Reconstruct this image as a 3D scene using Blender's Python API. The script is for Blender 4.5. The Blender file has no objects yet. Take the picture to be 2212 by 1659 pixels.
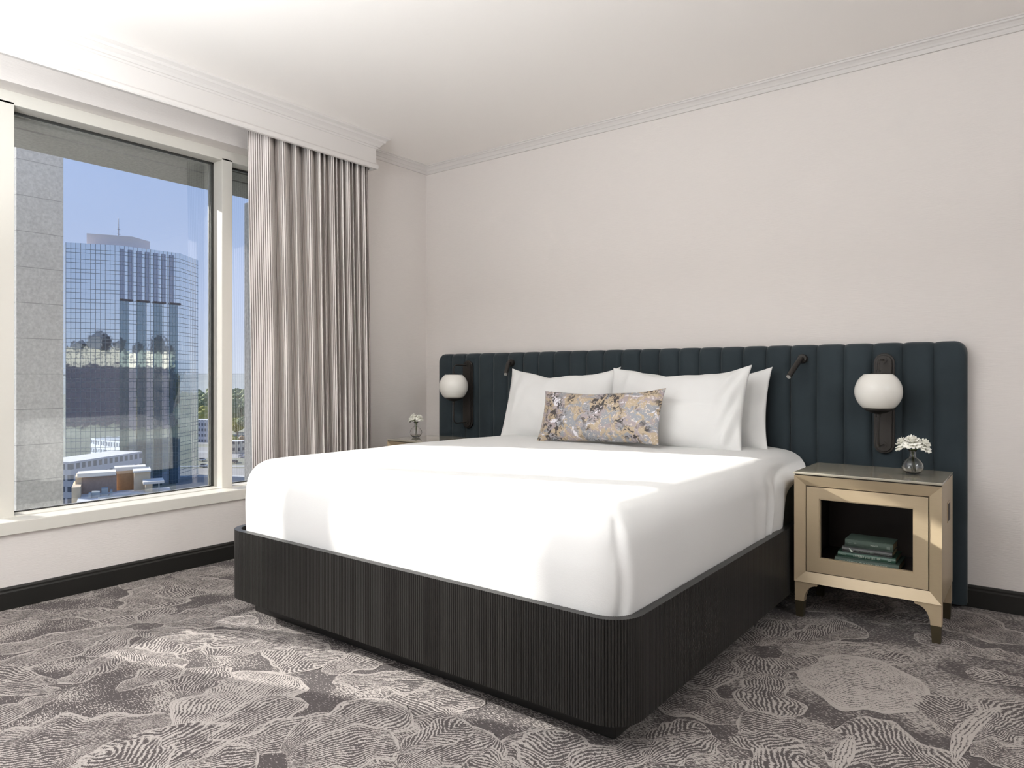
import bpy, bmesh, math, random
from mathutils import Vector, Matrix, noise
random.seed(7)
PI = math.pi
scene = bpy.context.scene
COL = scene.collection

# ------------------------------------------------------------------ camera
F_PX, PX, PY, YAW = 1501.9, 1105.4, 812.1, 0.6522
W_PX, H_PX = 2212, 1659
CAM = Vector((3.5349, -3.6162, 1.0))
cam_d = bpy.data.cameras.new('camera')
cam = bpy.data.objects.new('camera', cam_d); COL.objects.link(cam)
cam.location = CAM
cam.rotation_euler = (PI / 2, 0, YAW)
cam_d.sensor_fit = 'HORIZONTAL'; cam_d.sensor_width = 36.0
cam_d.lens = F_PX / W_PX * 36.0
cam_d.shift_x = (W_PX / 2 - PX) / W_PX
cam_d.shift_y = (PY - H_PX / 2) / W_PX
cam_d.clip_start = 0.05; cam_d.clip_end = 9000
scene.camera = cam

# ------------------------------------------------------------------ colour management
vs = scene.view_settings
scene.display_settings.display_device = 'sRGB'
vs.view_transform = 'Standard'; vs.look = 'None'
vs.gamma = 1.0; vs.use_curve_mapping = False
vs.exposure = 0.11
cy = scene.cycles
cy.use_denoising = True
cy.max_bounces = 10; cy.diffuse_bounces = 6; cy.glossy_bounces = 5
cy.transmission_bounces = 8; cy.transparent_max_bounces = 12
cy.caustics_reflective = False; cy.caustics_refractive = False
cy.sample_clamp_indirect = 8.0

# ------------------------------------------------------------------ sky
world = bpy.data.worlds.new('sky'); scene.world = world
world.use_nodes = True
wn = world.node_tree.nodes; wl = world.node_tree.links
wn.clear()
w_out = wn.new('ShaderNodeOutputWorld'); w_bg = wn.new('ShaderNodeBackground')
w_tc = wn.new('ShaderNodeTexCoord'); w_sep = wn.new('ShaderNodeSeparateXYZ'); w_rmp = wn.new('ShaderNodeValToRGB')
wl.new(w_tc.outputs['Generated'], w_sep.inputs[0]); wl.new(w_sep.outputs['Z'], w_rmp.inputs[0])
wl.new(w_rmp.outputs[0], w_bg.inputs[0]); wl.new(w_bg.outputs[0], w_out.inputs[0])
cr = w_rmp.color_ramp
cr.elements[0].position = 0.0; cr.elements[0].color = (.20, .21, .20, 1)
cr.elements[1].position = 1.0; cr.elements[1].color = (.20, .36, .78, 1)
for pos, c in ((.001, (.66, .74, .90)), (.10, (.55, .66, .92)), (.30, (.36, .51, .86))):
    e = cr.elements.new(pos); e.color = (*c, 1)
w_bg.inputs[1].default_value = .92

# ------------------------------------------------------------------ sun and added fill lights
SUN_DIR = Vector((1, .35, -.44)).normalized()
sd = bpy.data.lights.new('sun', 'SUN'); sd.energy = 8.0; sd.angle = math.radians(.6); sd.color = (1, .96, .90)
sun = bpy.data.objects.new('sun', sd); COL.objects.link(sun)
sun.rotation_euler = SUN_DIR.to_track_quat('-Z', 'Y').to_euler()

def area_light(name, loc, rot, sx, sy, power, color):
    d = bpy.data.lights.new(name, 'AREA'); d.shape = 'RECTANGLE'; d.size = sx; d.size_y = sy
    d.energy = power; d.color = color
    o = bpy.data.objects.new(name, d); COL.objects.link(o); o.location = loc; o.rotation_euler = rot
    return o
# added fill lamp behind the camera, shining in through an added opening
area_light('fill_rear_left', (-.32, -4.95, 1.3), (0, -PI / 2, 0), 1.8, 2.2, 18, (.93, .975, 1))
# uplighter: added unseen lamp, aimed up to bounce fill off the ceiling
area_light('fill_up', (1.75, -3.95, 1.55), (PI, 0, 0), 1.2, 1.2, 172, (.93, .975, 1))
area_light('fill_right', (5.7, -2.3, 2.0), (0, PI / 2, 0), .7, 1.4, 21, (.93, .975, 1))  # added fill from the right, for the left wall and bed side

# ------------------------------------------------------------------ materials
def new_mat(name):
    m = bpy.data.materials.new(name); m.use_nodes = True
    nt = m.node_tree; b = nt.nodes['Principled BSDF']
    return m, nt, b
def pmat(name, col, rough=.5, metal=0.0, spec=.5, bump=0, bscale=50, var=0, vscale=8, sheen=0, coat=0, stretch=None):
    m, nt, b = new_mat(name)
    b.inputs['Base Color'].default_value = (*col, 1)
    b.inputs['Roughness'].default_value = rough
    b.inputs['Metallic'].default_value = metal
    b.inputs['Specular IOR Level'].default_value = spec
    if sheen:
        b.inputs['Sheen Weight'].default_value = sheen; b.inputs['Sheen Roughness'].default_value = .4
    if coat:
        b.inputs['Coat Weight'].default_value = coat; b.inputs['Coat Roughness'].default_value = .05
    tc = nt.nodes.new('ShaderNodeTexCoord')
    vec = tc.outputs['Object']
    if stretch:
        mp = nt.nodes.new('ShaderNodeMapping'); mp.inputs['Scale'].default_value = stretch
        nt.links.new(vec, mp.inputs[0]); vec = mp.outputs[0]
    nz = nt.nodes.new('ShaderNodeTexNoise'); nz.inputs['Scale'].default_value = vscale; nz.inputs['Detail'].default_value = 4
    nt.links.new(vec, nz.inputs['Vector'])
    if var:
        mx = nt.nodes.new('ShaderNodeMix'); mx.data_type = 'RGBA'
        mx.inputs[6].default_value = (*[c * (1 - var) for c in col], 1)
        mx.inputs[7].default_value = (*[min(1, c * (1 + var)) for c in col], 1)
        nt.links.new(nz.outputs['Fac'], mx.inputs[0]); nt.links.new(mx.outputs[2], b.inputs['Base Color'])
    if bump:
        n2 = nt.nodes.new('ShaderNodeTexNoise'); n2.inputs['Scale'].default_value = bscale; n2.inputs['Detail'].default_value = 3
        nt.links.new(vec, n2.inputs['Vector'])
        bp = nt.nodes.new('ShaderNodeBump'); bp.inputs['Strength'].default_value = bump; bp.inputs['Distance'].default_value = .01
        nt.links.new(n2.outputs['Fac'], bp.inputs['Height']); nt.links.new(bp.outputs[0], b.inputs['Normal'])
    return m
def math_node(nt, op, a, b=None, c=None):
    n = nt.nodes.new('ShaderNodeMath'); n.operation = op
    for i, v in enumerate((a, b, c)):
        if v is None: continue
        if isinstance(v, (int, float)): n.inputs[i].default_value = v
        else: nt.links.new(v, n.inputs[i])
    return n.outputs[0]
def mix_rgb(nt, f, a, b):
    n = nt.nodes.new('ShaderNodeMix'); n.data_type = 'RGBA'
    for i, v in ((0, f), (6, a), (7, b)):
        if isinstance(v, (int, float)): n.inputs[i].default_value = v
        elif isinstance(v, tuple): n.inputs[i].default_value = (*v, 1)
        else: nt.links.new(v, n.inputs[i])
    return n.outputs[2]

M = {}
M['wall'] = pmat('linen_wallpaper', (.74, .698, .672), .85, spec=.2, bump=.12, bscale=60, var=.035, vscale=40, stretch=(.35, .35, 6))
M['ceiling'] = pmat('ceiling_paint', (.91, .875, .845), .9, spec=.2)
M['trim'] = pmat('trim_paint', (.68, .65, .63), .6, spec=.3)
M['frame'] = pmat('window_frame_paint', (.66, .637, .585), .45, spec=.4)
M['black'] = pmat('black_baseboard_paint', (.013, .0125, .011), .4, spec=.4)
M['gasket'] = pmat('window_gasket', (.03, .03, .027), .5)
M['alu'] = pmat('aluminium_spacer', (.6, .6, .58), .3, metal=.9)
M['linen'] = pmat('white_bed_linen', (.74, .738, .728), .9, spec=.15, bump=.05, bscale=260, sheen=.1)
M['mattress'] = pmat('grey_mattress_ticking', (.22, .23, .20), .9, spec=.2)
M['velvet'] = pmat('teal_velvet', (.029, .040, .047), .8, spec=.2, var=.3, vscale=5, sheen=.25, bump=.1, bscale=14)
M['ebony'] = pmat('ebonised_wood', (.018, .0168, .0157), .32, spec=.38, var=.25, vscale=9, stretch=(4, 4, .4))
M['bronze'] = pmat('dark_bronze', (.028, .024, .021), .42, metal=.3, spec=.5)
M['opal'] = pmat('opal_glass', (.80, .78, .73), .22, spec=.5)
M['champagne'] = pmat('champagne_lacquer', (.47, .375, .25), .36, metal=.25, spec=.5, var=.04, vscale=30, stretch=(1, 1, 12))
M['sabot'] = pmat('antique_brass_foot', (.085, .07, .042), .4, metal=.6)
M['cubby'] = pmat('dark_cabinet_lining', (.028, .020, .016), .45, spec=.4)
M['gap'] = pmat('shadow_gap', (.05, .04, .03), .7)
M['nstop'] = pmat('glass_covered_top', (.36, .33, .26), .12, spec=.6, coat=.5)
M['concrete'] = pmat('aggregate_concrete', (.60, .585, .555), .9, spec=.2, var=.35, vscale=55, bump=.6, bscale=70)
M['curtain_back'] = pmat('curtain_lining', (.7, .68, .65), .9)
M['petal'] = pmat('white_flower', (.95, .935, .86), .7, spec=.2, var=.06, vscale=60)
M['stem'] = pmat('green_stem', (.20, .25, .09), .6)
M['water'] = None

def glass_mat(name, refl_rough=0.0, tint=(.96, .98, .985), ior=1.5, boost=1.0):
    m = bpy.data.materials.new(name); m.use_nodes = True
    nt = m.node_tree; nt.nodes.clear()
    out = nt.nodes.new('ShaderNodeOutputMaterial')
    tr = nt.nodes.new('ShaderNodeBsdfTransparent'); tr.inputs[0].default_value = (*tint, 1)
    gl = nt.nodes.new('ShaderNodeBsdfGlossy'); gl.inputs['Roughness'].default_value = refl_rough
    fr = nt.nodes.new('ShaderNodeFresnel'); fr.inputs[0].default_value = ior
    k = math_node(nt, 'MULTIPLY', fr.outputs[0], boost)
    mx = nt.nodes.new('ShaderNodeMixShader')
    nt.links.new(k, mx.inputs[0]); nt.links.new(tr.outputs[0], mx.inputs[1]); nt.links.new(gl.outputs[0], mx.inputs[2])
    nt.links.new(mx.outputs[0], out.inputs[0])
    return m
M['pane'] = glass_mat('window_pane_glass', 0.0, (.93, .945, .95), 1.5, 2.4)
def real_glass(name, col=(1, 1, 1), rough=0.0, ior=1.47):
    m, nt, b = new_mat(name)
    b.inputs['Base Color'].default_value = (*col, 1); b.inputs['Roughness'].default_value = rough
    b.inputs['Transmission Weight'].default_value = 1; b.inputs['IOR'].default_value = ior
    return m
M['vase'] = real_glass('vase_glass')

# ---- curtain: pin stripes follow the cloth (UV u in metres along the cloth)
def curtain_mat():
    m, nt, b = new_mat('pinstripe_curtain_linen')
    uv = nt.nodes.new('ShaderNodeUVMap'); sp = nt.nodes.new('ShaderNodeSeparateXYZ'); nt.links.new(uv.outputs[0], sp.inputs[0])
    n = nt.nodes.new('ShaderNodeTexNoise'); n.inputs['Scale'].default_value = 40
    mp = nt.nodes.new('ShaderNodeMapping'); mp.inputs['Scale'].default_value = (6, .5, 1)
    nt.links.new(uv.outputs[0], mp.inputs[0]); nt.links.new(mp.outputs[0], n.inputs['Vector'])
    f = math_node(nt, 'FRACT', math_node(nt, 'DIVIDE', sp.outputs[0], .0118))
    s = math_node(nt, 'ABSOLUTE', math_node(nt, 'SUBTRACT', f, .5))
    s = math_node(nt, 'ADD', s, math_node(nt, 'MULTIPLY', math_node(nt, 'SUBTRACT', n.outputs[0], .5), .12))
    ss = nt.nodes.new('ShaderNodeMapRange'); ss.interpolation_type = 'SMOOTHSTEP'
    ss.inputs[1].default_value = .13; ss.inputs[2].default_value = .24
    nt.links.new(s, ss.inputs[0])
    c = mix_rgb(nt, ss.outputs[0], (.17, .14, .13), (.80, .75, .72))
    nt.links.new(c, b.inputs['Base Color']); b.inputs['Roughness'].default_value = .9
    b.inputs['Specular IOR Level'].default_value = .15
    return m
M['curtain'] = curtain_mat()

# ---- lumbar cushion brocade
def brocade_mat():
    m, nt, b = new_mat('abstract_brocade')
    tc = nt.nodes.new('ShaderNodeTexCoord')
    def nz(scale, det=4, dist=0, stretch=(1, 1, 1)):
        mp = nt.nodes.new('ShaderNodeMapping'); mp.inputs['Scale'].default_value = stretch; mp.inputs['Rotation'].default_value = (0, .5, 0)
        nt.links.new(tc.outputs['Object'], mp.inputs[0])
        n = nt.nodes.new('ShaderNodeTexNoise'); n.inputs['Scale'].default_value = scale; n.inputs['Detail'].default_value = det
        n.inputs['Distortion'].default_value = dist
        nt.links.new(mp.outputs[0], n.inputs['Vector']); return n.outputs['Fac']
    def step(v, a, w=.03):
        r = nt.nodes.new('ShaderNodeMapRange'); r.inputs[1].default_value = a - w; r.inputs[2].default_value = a + w
        nt.links.new(v, r.inputs[0]); return r.outputs[0]
    c = mix_rgb(nt, step(nz(9, 3, .5, (1, 1, 2)), .5, .05), (.29, .30, .325), (.36, .30, .305))
    c = mix_rgb(nt, step(nz(12, 6, 1.0, (1, 1, 2.0)), .60, .025), c, (.74, .72, .77))
    c = mix_rgb(nt, step(nz(20, 9, .8), .515, .02), c, (.45, .355, .245))
    patch = step(nz(10, 2, 0), .50, .06)
    dark = math_node(nt, 'MULTIPLY', step(nz(38, 6, 1.6), .525, .02), patch)
    c = mix_rgb(nt, dark, c, (.045, .038, .038))
    light = math_node(nt, 'MULTIPLY', step(nz(60, 5, 1.8), .60, .02), math_node(nt, 'SUBTRACT', 1.0, patch))
    c = mix_rgb(nt, light, c, (.62, .54, .48))
    nt.links.new(c, b.inputs['Base Color']); b.inputs['Roughness'].default_value = .5
    b.inputs['Sheen Weight'].default_value = .15
    return m
M['brocade'] = brocade_mat()

# ---- carpet
CD, CL = (.072, .061, .060), (.38, .342, .318)
def carpet_base():
    m, nt, b = new_mat('carpet_ground')
    tc = nt.nodes.new('ShaderNodeTexCoord')
    big = nt.nodes.new('ShaderNodeTexNoise'); big.inputs['Scale'].default_value = 4.5; big.inputs['Detail'].default_value = 2
    fine = nt.nodes.new('ShaderNodeTexNoise'); fine.inputs['Scale'].default_value = 290; fine.inputs['Detail'].default_value = 2
    mp = nt.nodes.new('ShaderNodeMapping'); mp.inputs['Rotation'].default_value = (0, 0, .45); mp.inputs['Scale'].default_value = (.28, 1.0, 1)
    nt.links.new(tc.outputs['Object'], mp.inputs[0]); nt.links.new(mp.outputs[0], fine.inputs['Vector'])
    nt.links.new(tc.outputs['Object'], big.inputs['Vector'])
    th = nt.nodes.new('ShaderNodeMapRange'); th.inputs[1].default_value = .40; th.inputs[2].default_value = .62
    th.inputs[3].default_value = .64; th.inputs[4].default_value = .47
    nt.links.new(big.outputs[0], th.inputs[0])
    d = math_node(nt, 'SUBTRACT', fine.outputs[0], th.outputs[0])
    f = nt.nodes.new('ShaderNodeMapRange'); f.inputs[1].default_value = -.03; f.inputs[2].default_value = .03
    nt.links.new(d, f.inputs[0])
    c = mix_rgb(nt, f.outputs[0], CD, CL)
    nt.links.new(c, b.inputs['Base Color']); b.inputs['Roughness'].default_value = 1
    b.inputs['Specular IOR Level'].default_value = .05; b.inputs['Sheen Weight'].default_value = .1
    bp = nt.nodes.new('ShaderNodeBump'); bp.inputs['Strength'].default_value = .4; bp.inputs['Distance'].default_value = .004
    nt.links.new(fine.outputs[0], bp.inputs['Height']); nt.links.new(bp.outputs[0], b.inputs['Normal'])
    return m
def carpet_petal():
    m, nt, b = new_mat('carpet_petals')
    uv = nt.nodes.new('ShaderNodeUVMap'); sp = nt.nodes.new('ShaderNodeSeparateXYZ'); nt.links.new(uv.outputs[0], sp.inputs[0])
    at = nt.nodes.new('ShaderNodeAttribute'); at.attribute_name = 'petal_data'
    sa = nt.nodes.new('ShaderNodeSeparateColor'); nt.links.new(at.outputs['Color'], sa.inputs[0])
    nl, nr, den = sa.outputs[0], sa.outputs[1], sa.outputs[2]
    rib = at.outputs['Alpha']
    tc = nt.nodes.new('ShaderNodeTexCoord')
    n1 = nt.nodes.new('ShaderNodeTexNoise'); n1.inputs['Scale'].default_value = 17; n1.inputs['Detail'].default_value = 2
    n2 = nt.nodes.new('ShaderNodeTexNoise'); n2.inputs['Scale'].default_value = 125; n2.inputs['Detail'].default_value = 2
    for n in (n1, n2): nt.links.new(tc.outputs['Object'], n.inputs['Vector'])
    u, v = sp.outputs[0], sp.outputs[1]
    au = math_node(nt, 'ABSOLUTE', u)
    cA = math_node(nt, 'MULTIPLY', u, nl)                                   # lines running base to tip
    cB = math_node(nt, 'MULTIPLY', math_node(nt, 'SUBTRACT', v, math_node(nt, 'MULTIPLY', au, .28)), nr)  # ribs off a mid line
    mixc = nt.nodes.new('ShaderNodeMix'); mixc.data_type = 'FLOAT'
    nt.links.new(rib, mixc.inputs[0]); nt.links.new(cA, mixc.inputs[2]); nt.links.new(cB, mixc.inputs[3])
    c = math_node(nt, 'ADD', mixc.outputs[0], math_node(nt, 'MULTIPLY', n1.outputs[0], 2.4))
    f = math_node(nt, 'FRACT', c)
    tri = math_node(nt, 'MULTIPLY', math_node(nt, 'ABSOLUTE', math_node(nt, 'SUBTRACT', f, .5)), 2)  # 0 in line centre
    tri = math_node(nt, 'ADD', tri, math_node(nt, 'MULTIPLY', math_node(nt, 'SUBTRACT', n2.outputs[0], .5), 1.5))
    tri = math_node(nt, 'ADD', tri, math_node(nt, 'MULTIPLY', math_node(nt, 'SUBTRACT', n1.outputs[0], .5), 1.1))
    n3 = nt.nodes.new('ShaderNodeTexNoise'); n3.inputs['Scale'].default_value = 330; n3.inputs['Detail'].default_value = 1
    nt.links.new(tc.outputs['Object'], n3.inputs['Vector'])
    tri = math_node(nt, 'ADD', tri, math_node(nt, 'MULTIPLY', math_node(nt, 'SUBTRACT', n3.outputs[0], .5), 1.5))
    mr = nt.nodes.new('ShaderNodeMapRange')
    nt.links.new(math_node(nt, 'SUBTRACT', den, tri), mr.inputs[0]); mr.inputs[1].default_value = -.12; mr.inputs[2].default_value = .12
    rim = nt.nodes.new('ShaderNodeMapRange'); rim.inputs[1].default_value = .87; rim.inputs[2].default_value = .92
    nt.links.new(math_node(nt, 'ADD', au, math_node(nt, 'MULTIPLY', math_node(nt, 'SUBTRACT', n2.outputs[0], .5), .55)), rim.inputs[0])
    tip = nt.nodes.new('ShaderNodeMapRange'); tip.inputs[1].default_value = .955; tip.inputs[2].default_value = .97
    nt.links.new(v, tip.inputs[0])
    fac = math_node(nt, 'MAXIMUM', mr.outputs[0], math_node(nt, 'MULTIPLY', math_node(nt, 'MAXIMUM', rim.outputs[0], tip.outputs[0]), .85))
    col = mix_rgb(nt, fac, CD, CL)
    nt.links.new(col, b.inputs['Base Color']); b.inputs['Roughness'].default_value = 1
    b.inputs['Specular IOR Level'].default_value = .05; b.inputs['Sheen Weight'].default_value = .1
    bp = nt.nodes.new('ShaderNodeBump'); bp.inputs['Strength'].default_value = .4; bp.inputs['Distance'].default_value = .004
    nt.links.new(n2.outputs[0], bp.inputs['Height']); nt.links.new(bp.outputs[0], b.inputs['Normal'])
    return m
M['carpet'] = carpet_base(); M['carpet_petal'] = carpet_petal()

# ---- tower glazing: mirror panes with a painted mullion grid (UV in metres)
def curtain_wall(name, tint, cw, ch, line=(.20, .23, .25), lw=.10, rough=.03):
    m, nt, b = new_mat(name)
    uv = nt.nodes.new('ShaderNodeUVMap'); sp = nt.nodes.new('ShaderNodeSeparateXYZ'); nt.links.new(uv.outputs[0], sp.inputs[0])
    fx = math_node(nt, 'FRACT', math_node(nt, 'DIVIDE', sp.outputs[0], cw))
    fy = math_node(nt, 'FRACT', math_node(nt, 'DIVIDE', sp.outputs[1], ch))
    fy2 = math_node(nt, 'FRACT', math_node(nt, 'ADD', math_node(nt, 'DIVIDE', sp.outputs[1], ch), .36))
    lx = math_node(nt, 'LESS_THAN', fx, lw); ly = math_node(nt, 'LESS_THAN', fy, lw * cw / ch * 1.1); ly2 = math_node(nt, 'LESS_THAN', fy2, lw * cw / ch * 1.1)
    g = math_node(nt, 'MAXIMUM', lx, math_node(nt, 'MAXIMUM', ly, ly2))
    c = mix_rgb(nt, g, tint, line)
    nt.links.new(c, b.inputs['Base Color'])
    nt.links.new(math_node(nt, 'SUBTRACT', 1.0, g), b.inputs['Metallic'])
    rr = math_node(nt, 'ADD', math_node(nt, 'MULTIPLY', g, .5), rough); nt.links.new(rr, b.inputs['Roughness'])
    # slightly uneven panes
    n = nt.nodes.new('ShaderNodeTexNoise'); n.inputs['Scale'].default_value = .25; nt.links.new(uv.outputs[0], n.inputs['Vector'])
    bp = nt.nodes.new('ShaderNodeBump'); bp.inputs['Strength'].default_value = .25; bp.inputs['Distance'].default_value = .06
    nt.links.new(n.outputs[0], bp.inputs['Height']); nt.links.new(bp.outputs[0], b.inputs['Normal'])
    return m
M['facade'] = curtain_wall('mirror_curtain_wall', (.66, .73, .78), 1.55, 3.6)
M['facade_teal'] = curtain_wall('teal_curtain_wall', (.20, .28, .33), 1.0, 3.6, (.12, .16, .18))
M['facade_dark'] = curtain_wall('dark_curtain_wall', (.25, .29, .36), 1.0, 3.6, (.14, .16, .2))
def window_wall(name, wall, glass, cw, ch, wx=.5, wy=.5):
    m, nt, b = new_mat(name)
    uv = nt.nodes.new('ShaderNodeUVMap'); sp = nt.nodes.new('ShaderNodeSeparateXYZ'); nt.links.new(uv.outputs[0], sp.inputs[0])
    fx = math_node(nt, 'FRACT', math_node(nt, 'DIVIDE', sp.outputs[0], cw)); fy = math_node(nt, 'FRACT', math_node(nt, 'DIVIDE', sp.outputs[1], ch))
    g = math_node(nt, 'MULTIPLY', math_node(nt, 'LESS_THAN', fx, wx), math_node(nt, 'LESS_THAN', fy, wy))
    nt.links.new(mix_rgb(nt, g, wall, glass), b.inputs['Base Color']); b.inputs['Roughness'].default_value = .6
    return m
M['punched'] = window_wall('cream_punched_facade', (.60, .55, .44), (.06, .07, .09), 4.2, 3.6)
M['punched_white'] = window_wall('white_office_facade', (.52, .53, .58), (.10, .12, .16), 2.2, 3.4, .6, .5)
M['slate_shade'] = window_wall('slate_shade_facade', (.055, .055, .085), (.02, .02, .03), 2.5, 3.6, .4, .5)  # dark tone also puts shade into the cream blocks' lower walls
M['sandstone'] = pmat('sandstone_block', (.78, .62, .42), .9, var=.1, vscale=1.5)
M['brick'] = pmat('brown_brick', (.46, .33, .25), .9, var=.2, vscale=3)
M['brick_orange'] = pmat('orange_brick', (.62, .38, .19), .9, var=.15, vscale=3)
M['coping'] = pmat('white_coping', (.75, .70, .62), .8)
M['roofing'] = pmat('grey_roof_membrane', (.62, .62, .61), .9, var=.25, vscale=.6)
M['unit'] = pmat('galvanised_unit', (.42, .46, .46), .5, metal=.3)
M['penthouse'] = pmat('plant_room_panel', (.82, .74, .70), .8, var=.05, vscale=.5)
M['mast'] = pmat('mast_steel', (.25, .27, .33), .5, metal=.3)
M['asphalt'] = pmat('asphalt', (.32, .31, .29), .95, var=.2, vscale=.05)
M['verge'] = pmat('road_marking_concrete', (.50, .50, .48), .9)
M['car'] = pmat('white_car_paint', (.75, .76, .78), .3)
M['cardark'] = pmat('dark_car_paint', (.05, .05, .06), .3)
M['leaf'] = pmat('tree_foliage', (.20, .23, .11), .9, var=.5, vscale=.8)
M['leaf_yellow'] = pmat('yellowing_foliage', (.34, .32, .08), .9, var=.3, vscale=.8)
M['leaf_rust'] = pmat('rust_foliage', (.36, .24, .13), .9, var=.3, vscale=.8)
M['bark'] = pmat('bark', (.10, .08, .06), .9)
M['city'] = pmat('wooded_ground', (.26, .26, .19), 1, var=.6, vscale=.012)
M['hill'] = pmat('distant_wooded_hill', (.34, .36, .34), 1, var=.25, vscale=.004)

# ------------------------------------------------------------------ geometry helpers
class MB:
    """collects faces (with optional UVs and material slots) into one mesh"""
    def __init__(s): s.v, s.f, s.uv, s.mi = [], [], [], []
    def add(s, verts, faces, uvs=None, mi=0):
        o = len(s.v); s.v += [tuple(p) for p in verts]
        for k, f in enumerate(faces):
            s.f.append([i + o for i in f]); s.mi.append(mi)
            s.uv.append([uvs[i] for i in f] if uvs else None)
        return s
    def box(s, x0, x1, y0, y1, z0, z1, mi=0):
        v = [(x0, y0, z0), (x1, y0, z0), (x1, y1, z0), (x0, y1, z0), (x0, y0, z1), (x1, y0, z1), (x1, y1, z1), (x0, y1, z1)]
        return s.add(v, [(0, 3, 2, 1), (4, 5, 6, 7), (0, 1, 5, 4), (1, 2, 6, 5), (2, 3, 7, 6), (3, 0, 4, 7)], mi=mi)
    def tube(s, pts, r, n=10, cap=True, mi=0):
        pts = [Vector(p) for p in pts]
        rs = r if isinstance(r, (list, tuple)) else [r] * len(pts)
        rings = []; up = None
        for i, p in enumerate(pts):
            t = (pts[min(i + 1, len(pts) - 1)] - pts[max(i - 1, 0)]).normalized()
            if up is None:
                up = Vector((0, 0, 1)) if abs(t.z) < .9 else Vector((1, 0, 0))
            a = (up - t * up.dot(t)).normalized(); b = t.cross(a); up = a
            rings.append([p + (a * math.cos(2 * PI * k / n) + b * math.sin(2 * PI * k / n)) * rs[i] for k in range(n)])
        v = [q for ring in rings for q in ring]; f = []
        for i in range(len(rings) - 1):
            for k in range(n):
                f.append((i * n + k, i * n + (k + 1) % n, (i + 1) * n + (k + 1) % n, (i + 1) * n + k))
        if cap:
            f.append(tuple(range(n))[::-1]); f.append(tuple((len(rings) - 1) * n + k for k in range(n)))
        return s.add(v, f, mi=mi)
    def lathe(s, prof, c, n=24, mi=0, axis='z'):
        v, f = [], []
        for (r, h) in prof:
            for k in range(n):
                a = 2 * PI * k / n
                p = (r * math.cos(a), r * math.sin(a), h) if axis == 'z' else (r * math.cos(a), h, r * math.sin(a))
                v.append((c[0] + p[0], c[1] + p[1], c[2] + p[2]))
        for i in range(len(prof) - 1):
            for k in range(n):
                f.append((i * n + k, i * n + (k + 1) % n, (i + 1) * n + (k + 1) % n, (i + 1) * n + k))
        if prof[0][0] > 1e-5: f.append(tuple(range(n))[::-1])
        if prof[-1][0] > 1e-5: f.append(tuple((len(prof) - 1) * n + k for k in range(n)))
        return s.add(v, f, mi=mi)
    def prism(s, poly, y0, y1, mi=0, axis='y'):
        """poly: list of (a, b); extruded along axis: y -> (a, y, b); x -> (x, a, b); z -> (a, b, z)"""
        n = len(poly)
        P = {'y': lambda a, b, t: (a, t, b), 'x': lambda a, b, t: (t, a, b), 'z': lambda a, b, t: (a, b, t)}[axis]
        v = [P(a, b, y0) for a, b in poly] + [P(a, b, y1) for a, b in poly]
        f = [tuple(range(n)), tuple(range(2 * n - 1, n - 1, -1))]
        for i in range(n): f.append((i, i + n, (i + 1) % n + n, (i + 1) % n))
        return s.add(v, f, mi=mi)
    def sweep(s, prof, path, closed=False, mi=0, caps=True):
        """prof: (out, z) points; path: plan points; 'out' is to the right of travel; mitred corners"""
        n = len(prof); v = []; f = []
        P = [Vector((p[0], p[1])) for p in path]
        for i, p in enumerate(P):
            if i == 0: d0 = d1 = (P[1] - P[0]).normalized()
            elif i == len(P) - 1: d0 = d1 = (P[-1] - P[-2]).normalized()
            else: d0 = (p - P[i - 1]).normalized(); d1 = (P[i + 1] - p).normalized()
            n0 = Vector((d0.y, -d0.x)); n1 = Vector((d1.y, -d1.x)); m = (n0 + n1)
            m = m / max(.2, m.dot(n0))
            for (o, z) in prof: v.append((p.x + m.x * o, p.y + m.y * o, z))
        for i in range(len(P) - 1):
            for k in range(n):
                f.append((i * n + k, i * n + (k + 1) % n, (i + 1) * n + (k + 1) % n, (i + 1) * n + k))
        if caps: f.append(tuple(range(n))[::-1]); f.append(tuple((len(P) - 1) * n + k for k in range(n)))
        return s.add(v, f, mi=mi)
    def build(s, name, mat, parent=None, smooth=False, bevel=0, seg=2, origin=None, weld=False, sharp=None):
        o0 = Vector(origin) if origin is not None else (parent_origin(parent) if parent else Vector((0, 0, 0)))
        me = bpy.data.meshes.new(name)
        me.from_pydata([Vector(p) - o0 for p in s.v], [], s.f)
        mats = mat if isinstance(mat, (list, tuple)) else [mat]
        for m in mats: me.materials.append(m)
        if len(mats) > 1: me.polygons.foreach_set('material_index', s.mi)
        if any(u for u in s.uv):
            lay = me.uv_layers.new(name='UVMap')
            for p in me.polygons:
                u = s.uv[p.index]
                if u:
                    for k, li in enumerate(p.loop_indices): lay.data[li].uv = u[k]
        bm = bmesh.new(); bm.from_mesh(me)
        if weld: bmesh.ops.remove_doubles(bm, verts=bm.verts, dist=1e-5)
        bmesh.ops.recalc_face_normals(bm, faces=bm.faces)
        if bevel:
            es = [e for e in bm.edges if len(e.link_faces) == 2 and e.calc_face_angle(0) > .6]
            bmesh.ops.bevel(bm, geom=es, offset=bevel, segments=seg, affect='EDGES', profile=.5, clamp_overlap=True)
        bm.to_mesh(me); bm.free()
        if smooth:
            me.polygons.foreach_set('use_smooth', [True] * len(me.polygons))
            if sharp is not None: me.set_sharp_from_angle(angle=sharp)
        me.update()
        o = bpy.data.objects.new(name, me); COL.objects.link(o)
        if parent:
            o.parent = parent
            if origin is not None: o.location = o0 - parent_origin(parent)
        else: o.location = o0
        o['_ox'], o['_oy'], o['_oz'] = o0
        return o
def parent_origin(o): return Vector((o['_ox'], o['_oy'], o['_oz']))
def tag(o, label, cat, group=None, kind=None):
    o['label'] = label; o['category'] = cat
    if group: o['group'] = group
    if kind: o['kind'] = kind
    return o
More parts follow.
